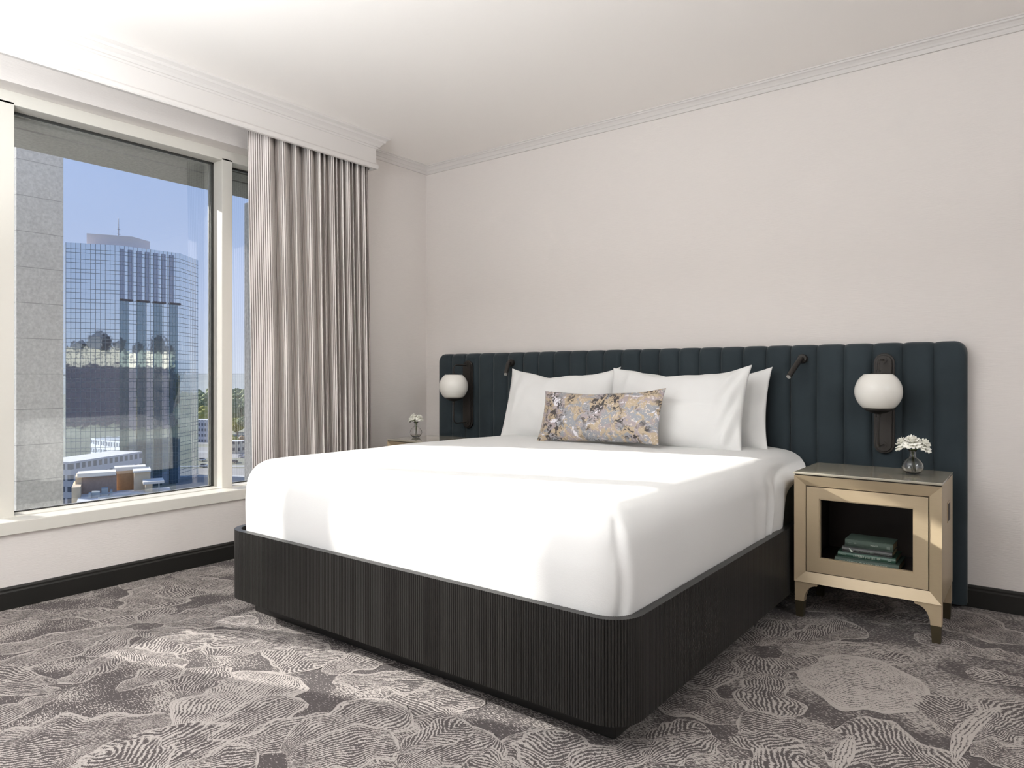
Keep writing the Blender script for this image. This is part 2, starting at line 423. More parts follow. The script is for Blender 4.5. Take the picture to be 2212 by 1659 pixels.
def thing(name, loc, label, cat, group=None):
    o = bpy.data.objects.new(name, None); COL.objects.link(o); o.location = loc; o.empty_display_size = .05
    o['_ox'], o['_oy'], o['_oz'] = loc
    return tag(o, label, cat, group)
def struct(o, label=None, cat=None):
    o['kind'] = 'structure'
    if label: o['label'] = label
    if cat: o['category'] = cat
    return o
def copy_tree(o, parent=None):
    c = o.copy(); COL.objects.link(c)
    if parent: c.parent = parent
    for ch in list(o.children): copy_tree(ch, c)
    return c
def clean_props():
    for o in bpy.data.objects:
        for k in ('_ox', '_oy', '_oz'):
            if k in o: del o[k]
def arc(cx, cz, r, a0, a1, n):
    return [(cx + r * math.cos(math.radians(a0 + (a1 - a0) * i / n)), cz + r * math.sin(math.radians(a0 + (a1 - a0) * i / n))) for i in range(n + 1)]
def floor_pt(u, v, z=0.0):
    fw = Vector((-math.sin(YAW), math.cos(YAW), 0)); rt = Vector((math.cos(YAW), math.sin(YAW), 0))
    d = fw + rt * ((u - PX) / F_PX) + Vector((0, 0, (PY - v) / F_PX))
    t = (z - CAM.z) / d.z
    return CAM + d * t
def far_pt(u, v, D):
    fw = Vector((-math.sin(YAW), math.cos(YAW), 0)); rt = Vector((math.cos(YAW), math.sin(YAW), 0))
    return CAM + (fw + rt * ((u - PX) / F_PX) + Vector((0, 0, (PY - v) / F_PX))) * D

# ================================================================== ROOM SHELL
RX, RY, CZ = 5.8, -6.4, 2.50
# window opening (frame is set back 0.11 m, glass 0.20 m)
WY0, WY1, WZ0, WZ1 = -2.98, -1.06, .372, 2.267
def room():
    # --- floor with woven flowers
    mb = MB(); mb.add([(0, RY, 0), (RX, RY, 0), (RX, 0, 0), (0, 0, 0)], [(0, 1, 2, 3)], [(0, 0)] * 4)
    data = [(0, 0, 0, 0)]
    petals = PETALS
    for k, (bu, bv, tu, tv, wid, bend, style) in enumerate(petals):
        b = floor_pt(bu, bv); t = floor_pt(tu, tv)
        z = .0004 + k * .000014
        ax = (t - b); L = ax.length; ax.normalize(); sd_ = Vector((-ax.y, ax.x, 0))
        nu, nv = 12, 22
        vs_, uv_ = [], []
        for j in range(nv + 1):
            s = j / nv
            wprof = 1.22 * (.16 + .84 * s ** .62) * math.sqrt(max(0, 1 - s ** 5)) if style not in 'cs' else math.sin(PI * min(1, s * .98 + .01)) ** .6
            wprof = max(.015, wprof)
            c = b + ax * (L * s) + sd_ * (bend * L * 4 * s * (1 - s))
            for i in range(nu + 1):
                u = -1 + 2 * i / nu
                jag = (.22 if style != 's' else .10) * noise.noise(Vector((b.x * 9 + s * 5, u * .8, k))) * wid
                p = c + sd_ * (u * wid * wprof * .5 + jag * abs(u))
                vs_.append((min(max(p.x, .005), RX), min(max(p.y, RY), -.005), z)); uv_.append((u, s))
        fs = [(j * (nu + 1) + i, j * (nu + 1) + i + 1, (j + 1) * (nu + 1) + i + 1, (j + 1) * (nu + 1) + i) for j in range(nv) for i in range(nu)]
        mb.add(vs_, fs, uv_, mi=1)
        pitch = .0135
        nl = max(2, wid / pitch * .5) ; nr = L / (pitch * 1.25)
        den = {'v': .42, 'r': .42, 'd': .34, 's': .80, 'l': .62, 'c': -.15}[style]
        data += [(nl, nr, den, 1.0 if style in 'r' else 0.0)] * len(fs)
    fl = mb.build('floor', [M['carpet'], M['carpet_petal']])
    ca = fl.data.color_attributes.new('petal_data', 'FLOAT_COLOR', 'CORNER')
    for p in fl.data.polygons:
        for li in p.loop_indices: ca.data[li].color = data[p.index]
    # bmesh recalc may flip thin sheets: keep everything facing up
    for p in fl.data.polygons:
        if p.normal.z < 0: p.flip()
    struct(fl)
    # --- walls
    mb = MB()
    T = -.30
    def wallpart(y0, y1, z0, z1): mb.box(T, 0, y0, y1, z0, z1)
    wallpart(RY, -6.05, 0, CZ); wallpart(-6.05, -3.85, 0, .372); wallpart(-6.05, -3.85, 2.267, CZ)
    wallpart(-3.85, WY0, 0, CZ)
    wallpart(WY0, WY1, 0, WZ0 - .02); wallpart(WY0, WY1, WZ1, CZ); wallpart(WY1, 0, 0, CZ)
    struct(mb.build('wall_left', M['wall']))
    struct(MB().box(-.30, RX + .2, 0, .2, 0, CZ).build('wall_back', M['wall']))
    struct(MB().box(RX, RX + .2, RY, 0, 0, CZ).build('wall_right', M['wall']))
    struct(MB().box(-.30, RX + .2, RY - .2, RY, 0, CZ).build('wall_front', M['wall']))
    struct(MB().box(-.30, RX + .2, RY - .2, .2, CZ, CZ + .15).build('ceiling', M['ceiling']))
    # --- baseboards
    bp = [(0, 0), (.020, 0), (.020, .072), (.014, .078), (.014, .086), (.008, .0935), (0, .0935)]
    struct(MB().sweep(bp, [(0, RY), (0, 0)]).build('baseboard_left', M['black']))
    struct(MB().sweep(bp, [(.02, 0), (RX, 0)]).build('baseboard_back', M['black']))
    # --- crown moulding
    cp = [(0, 2.447), (.010, 2.447), (.014, 2.455), (.016, 2.464), (.021, 2.466), (.026, 2.474), (.036, 2.483), (.044, 2.486), (.046, 2.493), (.052, 2.494), (.052, 2.50), (0, 2.50)]
    struct(MB().sweep(cp, [(0, -.66), (0, 0), (RX, 0), (RX, RY)]).build('trim_1', M['trim']))
    # --- curtain pelmet: lip, fascia and stepped cornice, returned to the wall at its end
    VY = -.652
    pp = [(.185, 2.302), (.205, 2.302), (.209, 2.308), (.209, 2.326), (.204, 2.334), (.198, 2.336), (.198, 2.428), (.203, 2.430), (.207, 2.438),
          (.214, 2.440), (.222, 2.452), (.236, 2.464), (.240, 2.466), (.243, 2.478), (.256, 2.486), (.260, 2.488), (.262, 2.50), (.185, 2.50)]
    mb = MB(); pr = [(o - .20, z) for o, z in pp]
    mb.sweep(pr, [(.20, RY), (.20, VY), (0, VY)])
    struct(mb.build('trim_2', M['trim']))
    # --- window: white apron board, ledge, frame and panes
    win = bpy.data.objects.new('window_1', None); COL.objects.link(win); win.location = (0, (WY0 + WY1) / 2, WZ0)
    win['_ox'], win['_oy'], win['_oz'] = win.location; struct(win)
    mb = MB()
    mb.box(-.112, .012, -3.05, -.95, .316, .3722)                         # apron and ledge nose
    mb.build('sill', M['frame'], win, bevel=.003)
    XF, XG = -.11, -.205
    mul = [(-2.56, -2.498), (-1.51, -1.448)]
    mb = MB()
    mb.box(XG - .05, XF, WY0, WY1, 2.208, WZ1)                            # head
    mb.box(XG - .05, XF, WY0, WY1, WZ0 - .06, WZ0 + .004)                 # bottom rail
    mb.box(XG - .05, XF, WY0, -2.93, WZ0, 2.22); mb.box(XG - .05, XF, -1.13, WY1, WZ0, 2.22)
    for a, b in mul: mb.box(XG - .05, XF, a, b, WZ0, 2.22)
    mb.build('window_frame', M['frame'], win, bevel=.002)
    bays = [(-2.93, -2.56), (-2.498, -1.51), (-1.448, -1.13)]
    for a, b in bays:
        g = .010
        mb = MB()
        mb.box(XG - .012, XG + .006, a, b, 2.198, 2.208); mb.box(XG - .012, XG + .003, a, b, WZ0 + .004, WZ0 + .009)
        mb.box(XG - .012, XG + .006, a, a + g, WZ0, 2.208); mb.box(XG - .012, XG + .006, b - g, b, WZ0, 2.208)
        mb.build('gasket', M['gasket'], win)
        mb = MB(); mb.box(XG - .020, XG - .013, b - .020, b - .012, WZ0 + .01, 2.2); mb.build('spacer_bar', M['alu'], win)
        mb = MB(); mb.add([(XG, a, WZ0), (XG, b, WZ0), (XG, b, 2.21), (XG, a, 2.21)], [(0, 1, 2, 3)])
        mb.build('glass_pane', M['pane'], win)
    added_win = bpy.data.objects.new('added_window', None); COL.objects.link(added_win); added_win.location = (0, -4.95, .372)  # unseen window, added to let the rear fill lamp in
    added_win['_ox'], added_win['_oy'], added_win['_oz'] = added_win.location; struct(added_win)
    mb = MB(); mb.box(-.2, -.1, -6.05, -5.98, .372, 2.267); mb.box(-.2, -.1, -3.92, -3.85, .372, 2.267)
    mb.box(-.2, -.1, -6.05, -3.85, .372, .42); mb.box(-.2, -.1, -6.05, -3.85, 2.21, 2.267); mb.build('window_frame', M['frame'], added_win)  # frame of the added unseen window

# petals: base px, tip px, width m, bend, style (v veins, r ribs, d dense dashes, s solid cream, l light lines)
PETALS = [
 # big soft shapes first
 (370,1560, -60,1640, .42,.05,'d'), (1620,1548,1420,1500,.28,.0,'d'), (2230,1395,2020,1320,.34,0,'d'), (1000,1560,840,1500,.30,0,'d'),
 (400,1592,600,1452,.40,0,'l'), (2085,1670,1800,1575,.34,.05,'r'), (100,1325,-30,1340,.22,0,'d'), (560,1350,480,1420,.22,0,'d'),
 (390,1508,455,1440,.24,0,'d'), (1330,1650,1080,1600,.2,0,'d'),
 # flower left of the bed
 (330,1350,560,1345,.16,.05,'v'), (335,1358,560,1385,.17,-.04,'v'), (325,1347,500,1308,.16,0,'v'), (312,1345,350,1312,.16,0,'v'),
 (292,1347,170,1318,.15,0,'v'), (280,1352,-20,1410,.19,0,'v'), (285,1358,-20,1448,.19,.03,'v'), (312,1363,420,1405,.28,0,'r'),
 (285,1362,200,1420,.16,0,'v'), (272,1398,135,1478,.13,.08,'r'), (250,1400,400,1440,.12,0,'r'),
 (274,1354,354,1352,.10,0,'c'),
 # flower near the window wall
 (362,1250,330,1317,.34,0,'r'), (368,1252,415,1290,.24,0,'v'), (350,1250,255,1266,.22,0,'v'), (372,1247,480,1228,.18,0,'v'), (375,1252,500,1268,.2,0,'v'),
 (355,1247,300,1237,.18,0,'v'), (185,1336,330,1308,.14,-.06,'v'), (60,1340,190,1320,.12,0,'r'), (70,1300,200,1278,.14,0,'d'),
 # front left
 (250,1492,390,1438,.16,0,'v'), (125,1492,-60,1470,.14,.05,'v'), (120,1500,-60,1570,.15,0,'v'), (120,1478,-40,1440,.10,0,'v'),
 (400,1640,650,1508,.20,.08,'v'), (400,1672,740,1555,.20,.06,'v'), (610,1625,880,1525,.26,.06,'v'), (620,1650,860,1600,.24,.05,'v'),
 (365,1668,345,1572,.36,0,'r'), (360,1672,215,1625,.24,0,'r'), (380,1670,560,1640,.2,0,'v'),
 (560,1370,720,1365,.18,.03,'v'), (595,1372,690,1445,.26,0,'r'), (700,1455,860,1400,.2,0,'v'), (720,1470,960,1470,.18,0,'v'), (520,1405,640,1380,.16,0,'v'),
 (870,1665,1070,1588,.26,.08,'v'), (860,1625,1010,1560,.14,0,'r'), (1170,1680,1205,1578,.24,0,'r'), (1425,1612,1240,1665,.16,0,'v'),
 (1100,1665,1010,1640,.16,0,'v'), (900,1500,1050,1520,.14,0,'d'),
 # flower at the right of the bed
 (1655,1395,1840,1345,.20,-.08,'r'), (1655,1392,1672,1338,.18,0,'v'), (1636,1398,1585,1352,.2,0,'v'), (1620,1403,1520,1395,.18,0,'v'),
 (1622,1412,1470,1472,.24,0,'v'), (1690,1404,1975,1420,.20,.06,'l'), (1860,1415,1978,1425,.10,0,'r'),
 (1720,1450,2010,1500,.46,0,'s'), (1680,1412,1758,1438,.16,0,'v'), (1645,1412,1658,1462,.22,0,'v'), (1652,1455,1662,1555,.20,0,'v'),
 (1612,1409,1690,1408,.13,0,'c'),
 (1820,1600,1590,1560,.2,.0,'v'), (1585,1590,1735,1648,.2,.06,'r'), (1400,1642,1535,1585,.18,.05,'v'), (1400,1600,1520,1565,.12,0,'r'),
 (1600,1680,1760,1650,.2,0,'r'), (1805,1670,1840,1590,.05,0,'s'),
 (2180,1425,1975,1370,.15,.05,'r'), (2240,1480,2085,1452,.13,.0,'r'), (2240,1435,2120,1405,.12,0,'v'), (2085,1610,2055,1505,.2,.05,'r'), (2100,1602,2260,1525,.24,0,'v'),
 (2098,1612,2260,1660,.22,0,'v'), (2062,1650,2160,1528,.05,.06,'s'), (1740,1320,1900,1300,.2,0,'d'), (1880,1345,2000,1330,.14,0,'d'),
]
room()

# ================================================================== OUTSIDE: the hotel's own concrete
def concrete_joint_mat():
    m = M['concrete'].copy(); nt = m.node_tree; b = nt.nodes['Principled BSDF']
    src = b.inputs['Base Color'].links[0].from_socket
    geo = nt.nodes.new('ShaderNodeNewGeometry'); sp = nt.nodes.new('ShaderNodeSeparateXYZ'); nt.links.new(geo.outputs['Position'], sp.inputs[0])
    f = math_node(nt, 'LESS_THAN', math_node(nt, 'FRACT', math_node(nt, 'DIVIDE', sp.outputs[2], .253)), .02)
    nt.links.new(mix_rgb(nt, f, src, (.36, .35, .335)), b.inputs['Base Color'])
    return m
o = MB().box(-2.85, -2.2, -1.845, -1.55, -12, 4.5).build('concrete_pier', concrete_joint_mat(), origin=(-2.5, -1.7, -12))
tag(o, 'grey jointed concrete pier standing outside at the left of the window', 'pier', kind='structure')
o = MB().box(-.88, -.32, -.90, -.84, -12, 2.2).build('concrete_fin', M['concrete'], origin=(-.6, -.87, -12))
tag(o, 'sunlit concrete fin outside, beside the curtain', 'fin', kind='structure')
mb = MB(); mb.box(-.448, -.30, -5, .2, 2.215, 2.9); mb.box(-.80, -.472, -5, .2, 2.215, 2.9); mb.box(-.472, -.448, -5, .2, 2.24, 2.9)
M['soffit'] = pmat('shaded_concrete', (.40, .39, .365), .9, spec=.2, var=.35, vscale=55, bump=.6, bscale=70)  # darker copy of the concrete, overhang shade put into its colour
o = mb.build('concrete_beam', M['soffit'], origin=(-.5, -2.4, 2.215))
tag(o, 'rough concrete overhang above the window outside', 'overhang', kind='structure')

# ================================================================== CURTAIN
def curtain():
    # plan of the folds at the pelmet: long faces turned from the window, short undercut faces turned to it
    ctl = [(.118, -1.496), (.122, -1.470), (.130, -1.435), (.140, -1.408), (.165, -1.396)]
    y = -1.396
    folds = [(.092, .082), (.100, .086), (.094, .080), (.080, .074), (.044, .060), (.050, .062), (.040, .060), (.046, .062), (.040, .058), (.046, .060), (.042, .058), (.044, .056), (.040, .052)]
    tot = sum(f[0] for f in folds); k = (-.690 + 1.396) / tot
    for n, (dy, dx) in enumerate(folds):
        y2 = y + dy * k; x0 = .165 + .012 * math.sin(n * 2.3)
        ctl += [(x0 - dx * .30, y + dy * k * .42), (x0 - dx * .85, y2 - .012), (x0 - dx, y2 - .002), (x0 - dx * .8, y2 + .002), (x0 - dx * .15, y2 - .006), (.165 + .012 * math.sin((n + 1) * 2.3), y2)]
        y = y2
    P = [Vector(c) for c in ctl]
    for _ in range(2):                                              # corner cutting rounds the folds
        Q = [P[0]]
        for a, b in zip(P, P[1:]): Q += [a.lerp(b, .25), a.lerp(b, .75)]
        P = Q + [P[-1]]
    ln = [0.0]
    for a, b in zip(P, P[1:]): ln.append(ln[-1] + (b - a).length)
    nz_ = 26; ztop, zbot = 2.36, .015
    verts, uv = [], []
    for zi in range(nz_ + 1):
        t = zi / nz_; z = ztop + (zbot - ztop) * t
        for p, l in zip(P, ln):
            sway = .042 * t + .012 * noise.noise(Vector((p.y * 5, t * 1.5, 1))) * t
            x = .118 + (p.x - .118) * (1 + .25 * t * noise.noise(Vector((p.y * 7, t * 1.3, 8)))) + .010 * noise.noise(Vector((p.y * 6, t * 2.0, 5))) * (t + .1)
            verts.append((x, p.y + sway, z)); uv.append((l, z))
    n = len(P)
    fs = [(a * n + i, a * n + i + 1, (a + 1) * n + i + 1, (a + 1) * n + i) for a in range(nz_) for i in range(n - 1)]
    o = MB().add(verts, fs, uv).build('curtain', M['curtain'], smooth=True, origin=(.118, -1.09, .015))
    md = o.modifiers.new('thick', 'SOLIDIFY'); md.thickness = .003; md.offset = 0
    tag(o, 'white and taupe pinstriped curtain drawn back beside the window', 'curtain')
curtain()

# ================================================================== HEADBOARD
def headboard():
    r = thing('headboard', (1.728, -.04, 0), 'long dark teal velvet channel-tufted headboard on the back wall behind the bed', 'headboard')
    def panel(x0, x1, n, name, rl=0, rr=0):
        Z0, Z1 = .018, 1.152
        cols = []
        per = 12
        for k in range(n):
            a = x0 + (x1 - x0) * k / n; w = (x1 - x0) / n
            for j in range(per + (1 if k == n - 1 else 0)):
                t = j / per
                # denser sampling by the seams
                tt = .5 - .5 * math.cos(PI * t)
                bul = (1 - abs(2 * tt - 1) ** 5)
                cols.append((a + w * tt, bul))
        mb = MB(); V = []; rows = 0
        allc = [(cols[0][0], None)] + cols + [(cols[-1][0], None)]
        for (x, bul) in allc:
            back = bul is None
            bb = 0 if back else bul
            d = .064 + .018 * bb
            if back: d = .012
            top = Z1 - .005 * (1 - bb)
            rc = .045
            if rl and x < x0 + rc: top = top - rc + math.sqrt(max(0, rc * rc - (x0 + rc - x) ** 2)) * 1.0
            if rr and x > x1 - rc: top = top - rc + math.sqrt(max(0, rc * rc - (x - x1 + rc) ** 2)) * 1.0
            rad = min(.035, d * .9)
            pts = [(-d, Z0)] + [(-d, Z0 + (top - rad - Z0) * s / 6) for s in range(1, 7)]
            pts += [(-(d - rad) - rad * math.cos(math.radians(a)), top - rad + rad * math.sin(math.radians(a))) for a in (15, 30, 45, 60, 75, 90)]
            pts += [(-.012, top), (-.012, Z0)]
            rows = len(pts)
            for (y, z) in pts: V.append((x, y, z))
        nC = len(allc)
        f = [(i * rows + j, (i + 1) * rows + j, (i + 1) * rows + j + 1, i * rows + j + 1) for i in range(nC - 1) for j in range(rows - 1)]
        mb.add(V, f)
        return mb.build(name, M['velvet'], r, smooth=True, weld=True, sharp=math.radians(50))
    panel(.186, .913, 6, 'headboard_panel', rl=1)
    panel(.915, 2.547, 14, 'headboard_panel')
    panel(2.549, 3.276, 6, 'headboard_panel', rr=1)
    MB().box(.20, 3.262, -.014, -.001, .0, 1.13).build('back_board', M['ebony'], r)
headboard()

# ================================================================== BED
BX0, BX1, BYF = .81, 2.69, -2.03
def bed():
    r = thing('platform_bed', ((BX0 + BX1) / 2, -1.05, 0), 'black reeded wooden bed base with rounded corners on a recessed plinth', 'bed')
    # reeded skirt as a plan outline swept up: left side, foot, right side
    rc = .10; pitch = .0086; amp = .0030
    path = []
    def seg(p, q):
        L = (Vector(q) - Vector(p)).length; n = max(1, round(L / pitch)); return [(Vector(p).lerp(Vector(q), i / n)) for i in range(n)]
    def corner(cx_, cy_, a0, a1):
        L = rc * abs(math.radians(a1 - a0)); n = max(2, round(L / pitch))
        return [Vector((cx_ + rc * math.cos(math.radians(a0 + (a1 - a0) * i / n)), cy_ + rc * math.sin(math.radians(a0 + (a1 - a0) * i / n)))) for i in range(n)]
    yh = -.10
    base = seg((BX0, yh), (BX0, BYF + rc)) + corner(BX0 + rc, BYF + rc, 180, 270) + seg((BX0 + rc, BYF), (BX1 - rc, BYF)) + corner(BX1 - rc, BYF + rc, 270, 360) + seg((BX1, BYF + rc), (BX1, yh)) + [Vector((BX1, yh))]
    pts = []
    sub = 4
    for i in range(len(base) - 1):
        p, q = base[i], base[i + 1]
        t = (q - p).normalized(); nrm = Vector((t.y, -t.x))
        for j in range(sub):
            s = j / sub
            # half round reed: sharp groove at s = 0
            h = amp * (math.sqrt(max(0, 1 - (2 * s - 1) ** 2)))
            pts.append(p.lerp(q, s) + nrm * (h - amp))
    pts.append(base[-1])
    n = len(pts); V = [(p.x, p.y, .083) for p in pts] + [(p.x, p.y, .363) for p in pts]
    inner = []
    for i, p in enumerate(pts):
        c = Vector((min(max(p.x, BX0 + rc), BX1 - rc), max(p.y, BYF + rc)))
        d = (p - c); L = d.length
        inner.append(c + d * max(0, (L - .026) / L) if L > 1e-6 else p)
    V += [(p.x, p.y, .363) for p in inner] + [(p.x, p.y, .10) for p in inner]
    f = []
    for i in range(n - 1):
        for a in (0, 1, 2): f.append((a * n + i, a * n + i + 1, (a + 1) * n + i + 1, (a + 1) * n + i))
        f.append((3 * n + i, 3 * n + i + 1, i + 1, i))
    MB().add(V, f).build('reeded_skirt', M['ebony'], r)
    MB().box(BX0 + .03, BX1 - .03, BYF + .04, yh, .10, .16).build('slat_deck', M['ebony'], r)
    MB().box(.87, 2.602, -1.928, -.15, 0, .10).build('plinth', M['ebony'], r, bevel=.004)

    mt = MB().box(BX0 + .065, BX1 - .065, BYF + .09, -.11, .162, .585).build('mattress', M['mattress'], smooth=True, bevel=.05, seg=4, origin=(1.75, -1.05, .162), sharp=1)
    tag(mt, 'grey-sided mattress under the white cover, glimpsed beside the nightstand', 'mattress')

    # ---- cover
    x0, x1, yf, ya = BX0 + .034, BX1 - .034, BYF + .036, -.115
    zt, zh, R = .648, .315, .105
    step = .0155
    nx = round((x1 - x0) / step); ny = round((ya - yf) / step); nzr = round((zt - zh) / .0145)
    idx = {}; V = []
    def vid(i, j, k):
        key = (i, j, k)
        if key in idx: return idx[key]
        x = x0 + (x1 - x0) * i / nx; y = yf + (ya - yf) * j / ny; z = zh + (zt - zh) * k / nzr
        top = k == nzr
        c = Vector((min(max(x, x0 + R), x1 - R), max(y, yf + R), min(z, zt - R)))
        d = Vector((x, y, z)) - c
        p = c + d.normalized() * R if d.length > 1e-6 else Vector((x, y, z))
        if top and d.length > 1e-6 and x0 + R < x < x1 - R and y > yf + R: p = Vector((x, y, zt))
        # soft crown and small waves
        uu = (p.x - 1.75) / .92; vv = (p.y + 1.05) / .95
        hgt = max(0, (p.z - zh) / (zt - zh))
        p.z += hgt ** 2 * (.012 * (1 - uu * uu) + .006 * noise.noise(Vector((p.x * 2.2, p.y * 2.2, 0))) + .0025 * noise.noise(Vector((p.x * 7, p.y * 5, 3))))
        side = max(0, min(1, (zt - .04 - z) / .12))
        sl = max(0, min(1, (y + .80) / .40)); xr = max(0, (abs(p.x - 1.75) - .66) / .24)
        p.z -= .030 * sl * sl * xr * xr * min(1, hgt * 1.2)
        # foot face: slight belly and broad ripples
        if j == 0 or y < yf + R:
            p.y -= side * (.010 * math.sin(PI * hgt) + .010 * noise.noise(Vector((p.x * 2.0, p.z * 3, 7))))
        # right and left hang
        if i == nx or i == 0:
            sg = 1 if i == nx else -1
            near_head = max(0, min(1, (p.y + 1.0) / .55))
            fold = .010 * math.sin((p.y * 26 + hgt * 2.0)) * near_head * side + .005 * noise.noise(Vector((p.y * 4, p.z * 5, 2)))
            p.x += sg * (fold + .006 * math.sin(PI * hgt) * side)
            # the head end of the hang is cut back and kicks outward in a dog ear
            lim = -.43 - .15 * (1 - hgt)
            q = max(0, min(1, (p.y + 1.25) / .95))
            if hgt < .97: p.y = p.y - q * q * max(0, (ya - lim)) * min(1, (1 - hgt) * 6)
            ear = max(0, min(1, (y + .42) / .30)) ** 2.2
            p.x += sg * ear * .062 * math.exp(-((hgt - .88) / .15) ** 2)
        # pleat where foot meets the right side
        if p.x > x1 - R * 1.3 and p.y < yf + R * 1.3 and hgt < .995:
            ang = math.atan2(p.x - (x1 - R), (yf + R) - p.y)
            q_ = ang - .80 - .10 * math.sin((p.z - zh) * 17) - .14 * hgt
            w = math.exp(-(q_ / .085) ** 2) - .55 * math.exp(-((q_ - .22) / .13) ** 2)
            dirn = Vector((p.x - (x1 - R), p.y - (yf + R), 0))
            if dirn.length > 1e-5: p -= dirn.normalized() * .017 * w * min(1, (1 - hgt) * 4)
        idx[key] = len(V); V.append(p); return idx[key]
    f = []
    for i in range(nx):
        for j in range(ny): f.append((vid(i, j, nzr), vid(i + 1, j, nzr), vid(i + 1, j + 1, nzr), vid(i, j + 1, nzr)))
    for k in range(nzr):
        for i in range(nx): f.append((vid(i, 0, k), vid(i + 1, 0, k), vid(i + 1, 0, k + 1), vid(i, 0, k + 1)))
        for j in range(ny):
            f.append((vid(nx, j, k), vid(nx, j + 1, k), vid(nx, j + 1, k + 1), vid(nx, j, k + 1)))
            f.append((vid(0, j + 1, k), vid(0, j, k), vid(0, j, k + 1), vid(0, j + 1, k + 1)))
    o = MB().add(V, f).build('bed_cover', M['linen'], smooth=True, origin=(1.75, -1.05, zh))
    sm = o.modifiers.new('smooth', 'SMOOTH'); sm.factor = .5; sm.iterations = 3
    sb = o.modifiers.new('sub', 'SUBSURF'); sb.levels = 1; sb.render_levels = 1
    tag(o, 'smooth white bed cover tucked into the black base', 'bedding')
bed()

def pillow(name, w, h, t, loc, rot, mat, label, cat, group=None, seed=0, pinch=.10, wrinkle=.011, crease=False):
    nu, nv = 54, 50
    V, f = [], []
    def pt(u, v, sgn):
        # outline: sides bow inward between pointed corners
        cu, cv = math.cos(u * PI / 2), math.cos(v * PI / 2)
        x = w / 2 * u * (1 - pinch * (1 - abs(v) ** 2.2) * abs(u) ** 2 * .55)
        z = h / 2 * v * (1 - pinch * 2.6 * (1 - abs(u) ** 1.8) * abs(v) ** 2 * (1.0 if v > 0 else .35))
        th = (max(0, 1 - abs(u) ** 2.6) ** .62) * (max(0, 1 - abs(v) ** 2.4) ** .62)
        y = sgn * t / 2 * th
        e = min(1, th * 3)
        y += sgn * wrinkle * e * noise.noise(Vector((u * 3.1 + seed, v * 2.3, sgn))) + sgn * wrinkle * .8 * e * noise.noise(Vector((u * 7 + seed, v * 1.5, 4)))
        if crease and sgn < 0: y += .009 * math.exp(-((v - .06 + .04 * u) / .04) ** 2) * min(1, max(0, (u + .5) * 3)) * min(1, max(0, (.75 - u) * 4))
        if crease: y += sgn * .008 * math.sin((u - .25 * v) * 34) * math.exp(-((u - .82) / .13) ** 2) * e
        z += wrinkle * 1.1 * noise.noise(Vector((u * 2.4 + seed, v, 9))) * abs(v)
        return (x, y, z)
    for sgn in (-1, 1):
        b = len(V)
        for j in range(nv + 1):
            for i in range(nu + 1):
                uu = -1 + 2 * i / nu; vv = -1 + 2 * j / nv
                uu = math.sin(uu * PI / 2) * .6 + uu * .4; vv = math.sin(vv * PI / 2) * .6 + vv * .4
                V.append(pt(uu, vv, sgn))
        f += [(b + j * (nu + 1) + i, b + j * (nu + 1) + i + 1, b + (j + 1) * (nu + 1) + i + 1, b + (j + 1) * (nu + 1) + i) for j in range(nv) for i in range(nu)]
    o = MB().add(V, f).build(name, mat, smooth=True, weld=True, origin=(0, 0, 0))
    o.location = loc; o.rotation_euler = rot
    tag(o, label, cat, group)
    return o
def pillows():
    W = M['linen']
    R_ = math.radians
    lean = R_(-17)
    pillow('pillow', .735, .435, .18, (1.344, -.318, .836), (lean, 0, R_(1)), W, 'white pillow leaning on the headboard at the window side, half behind the cushion', 'pillow', 'white bed pillows', 1)
    pillow('pillow', .755, .44, .18, (2.058, -.352, .838), (lean, R_(0), R_(-1)), W, 'white pillow standing in front of another, beside the right end of the patterned cushion', 'pillow', 'white bed pillows', 5, crease=True)
    pillow('pillow', .74, .41, .10, (2.118, -.185, .834), (R_(-13), R_(-1), 0), W, 'white pillow mostly hidden behind another, its edge peeking out nearest the open nightstand', 'pillow', 'white bed pillows', 9)
    pillow('lumbar_cushion', .70, .285, .13, (1.742, -.545, .797), (R_(-20), R_(-1.6), R_(1)), M['brocade'], 'gold and grey patterned lumbar cushion in front of the white pillows', 'cushion', None, 3, .08, .004)
pillows()

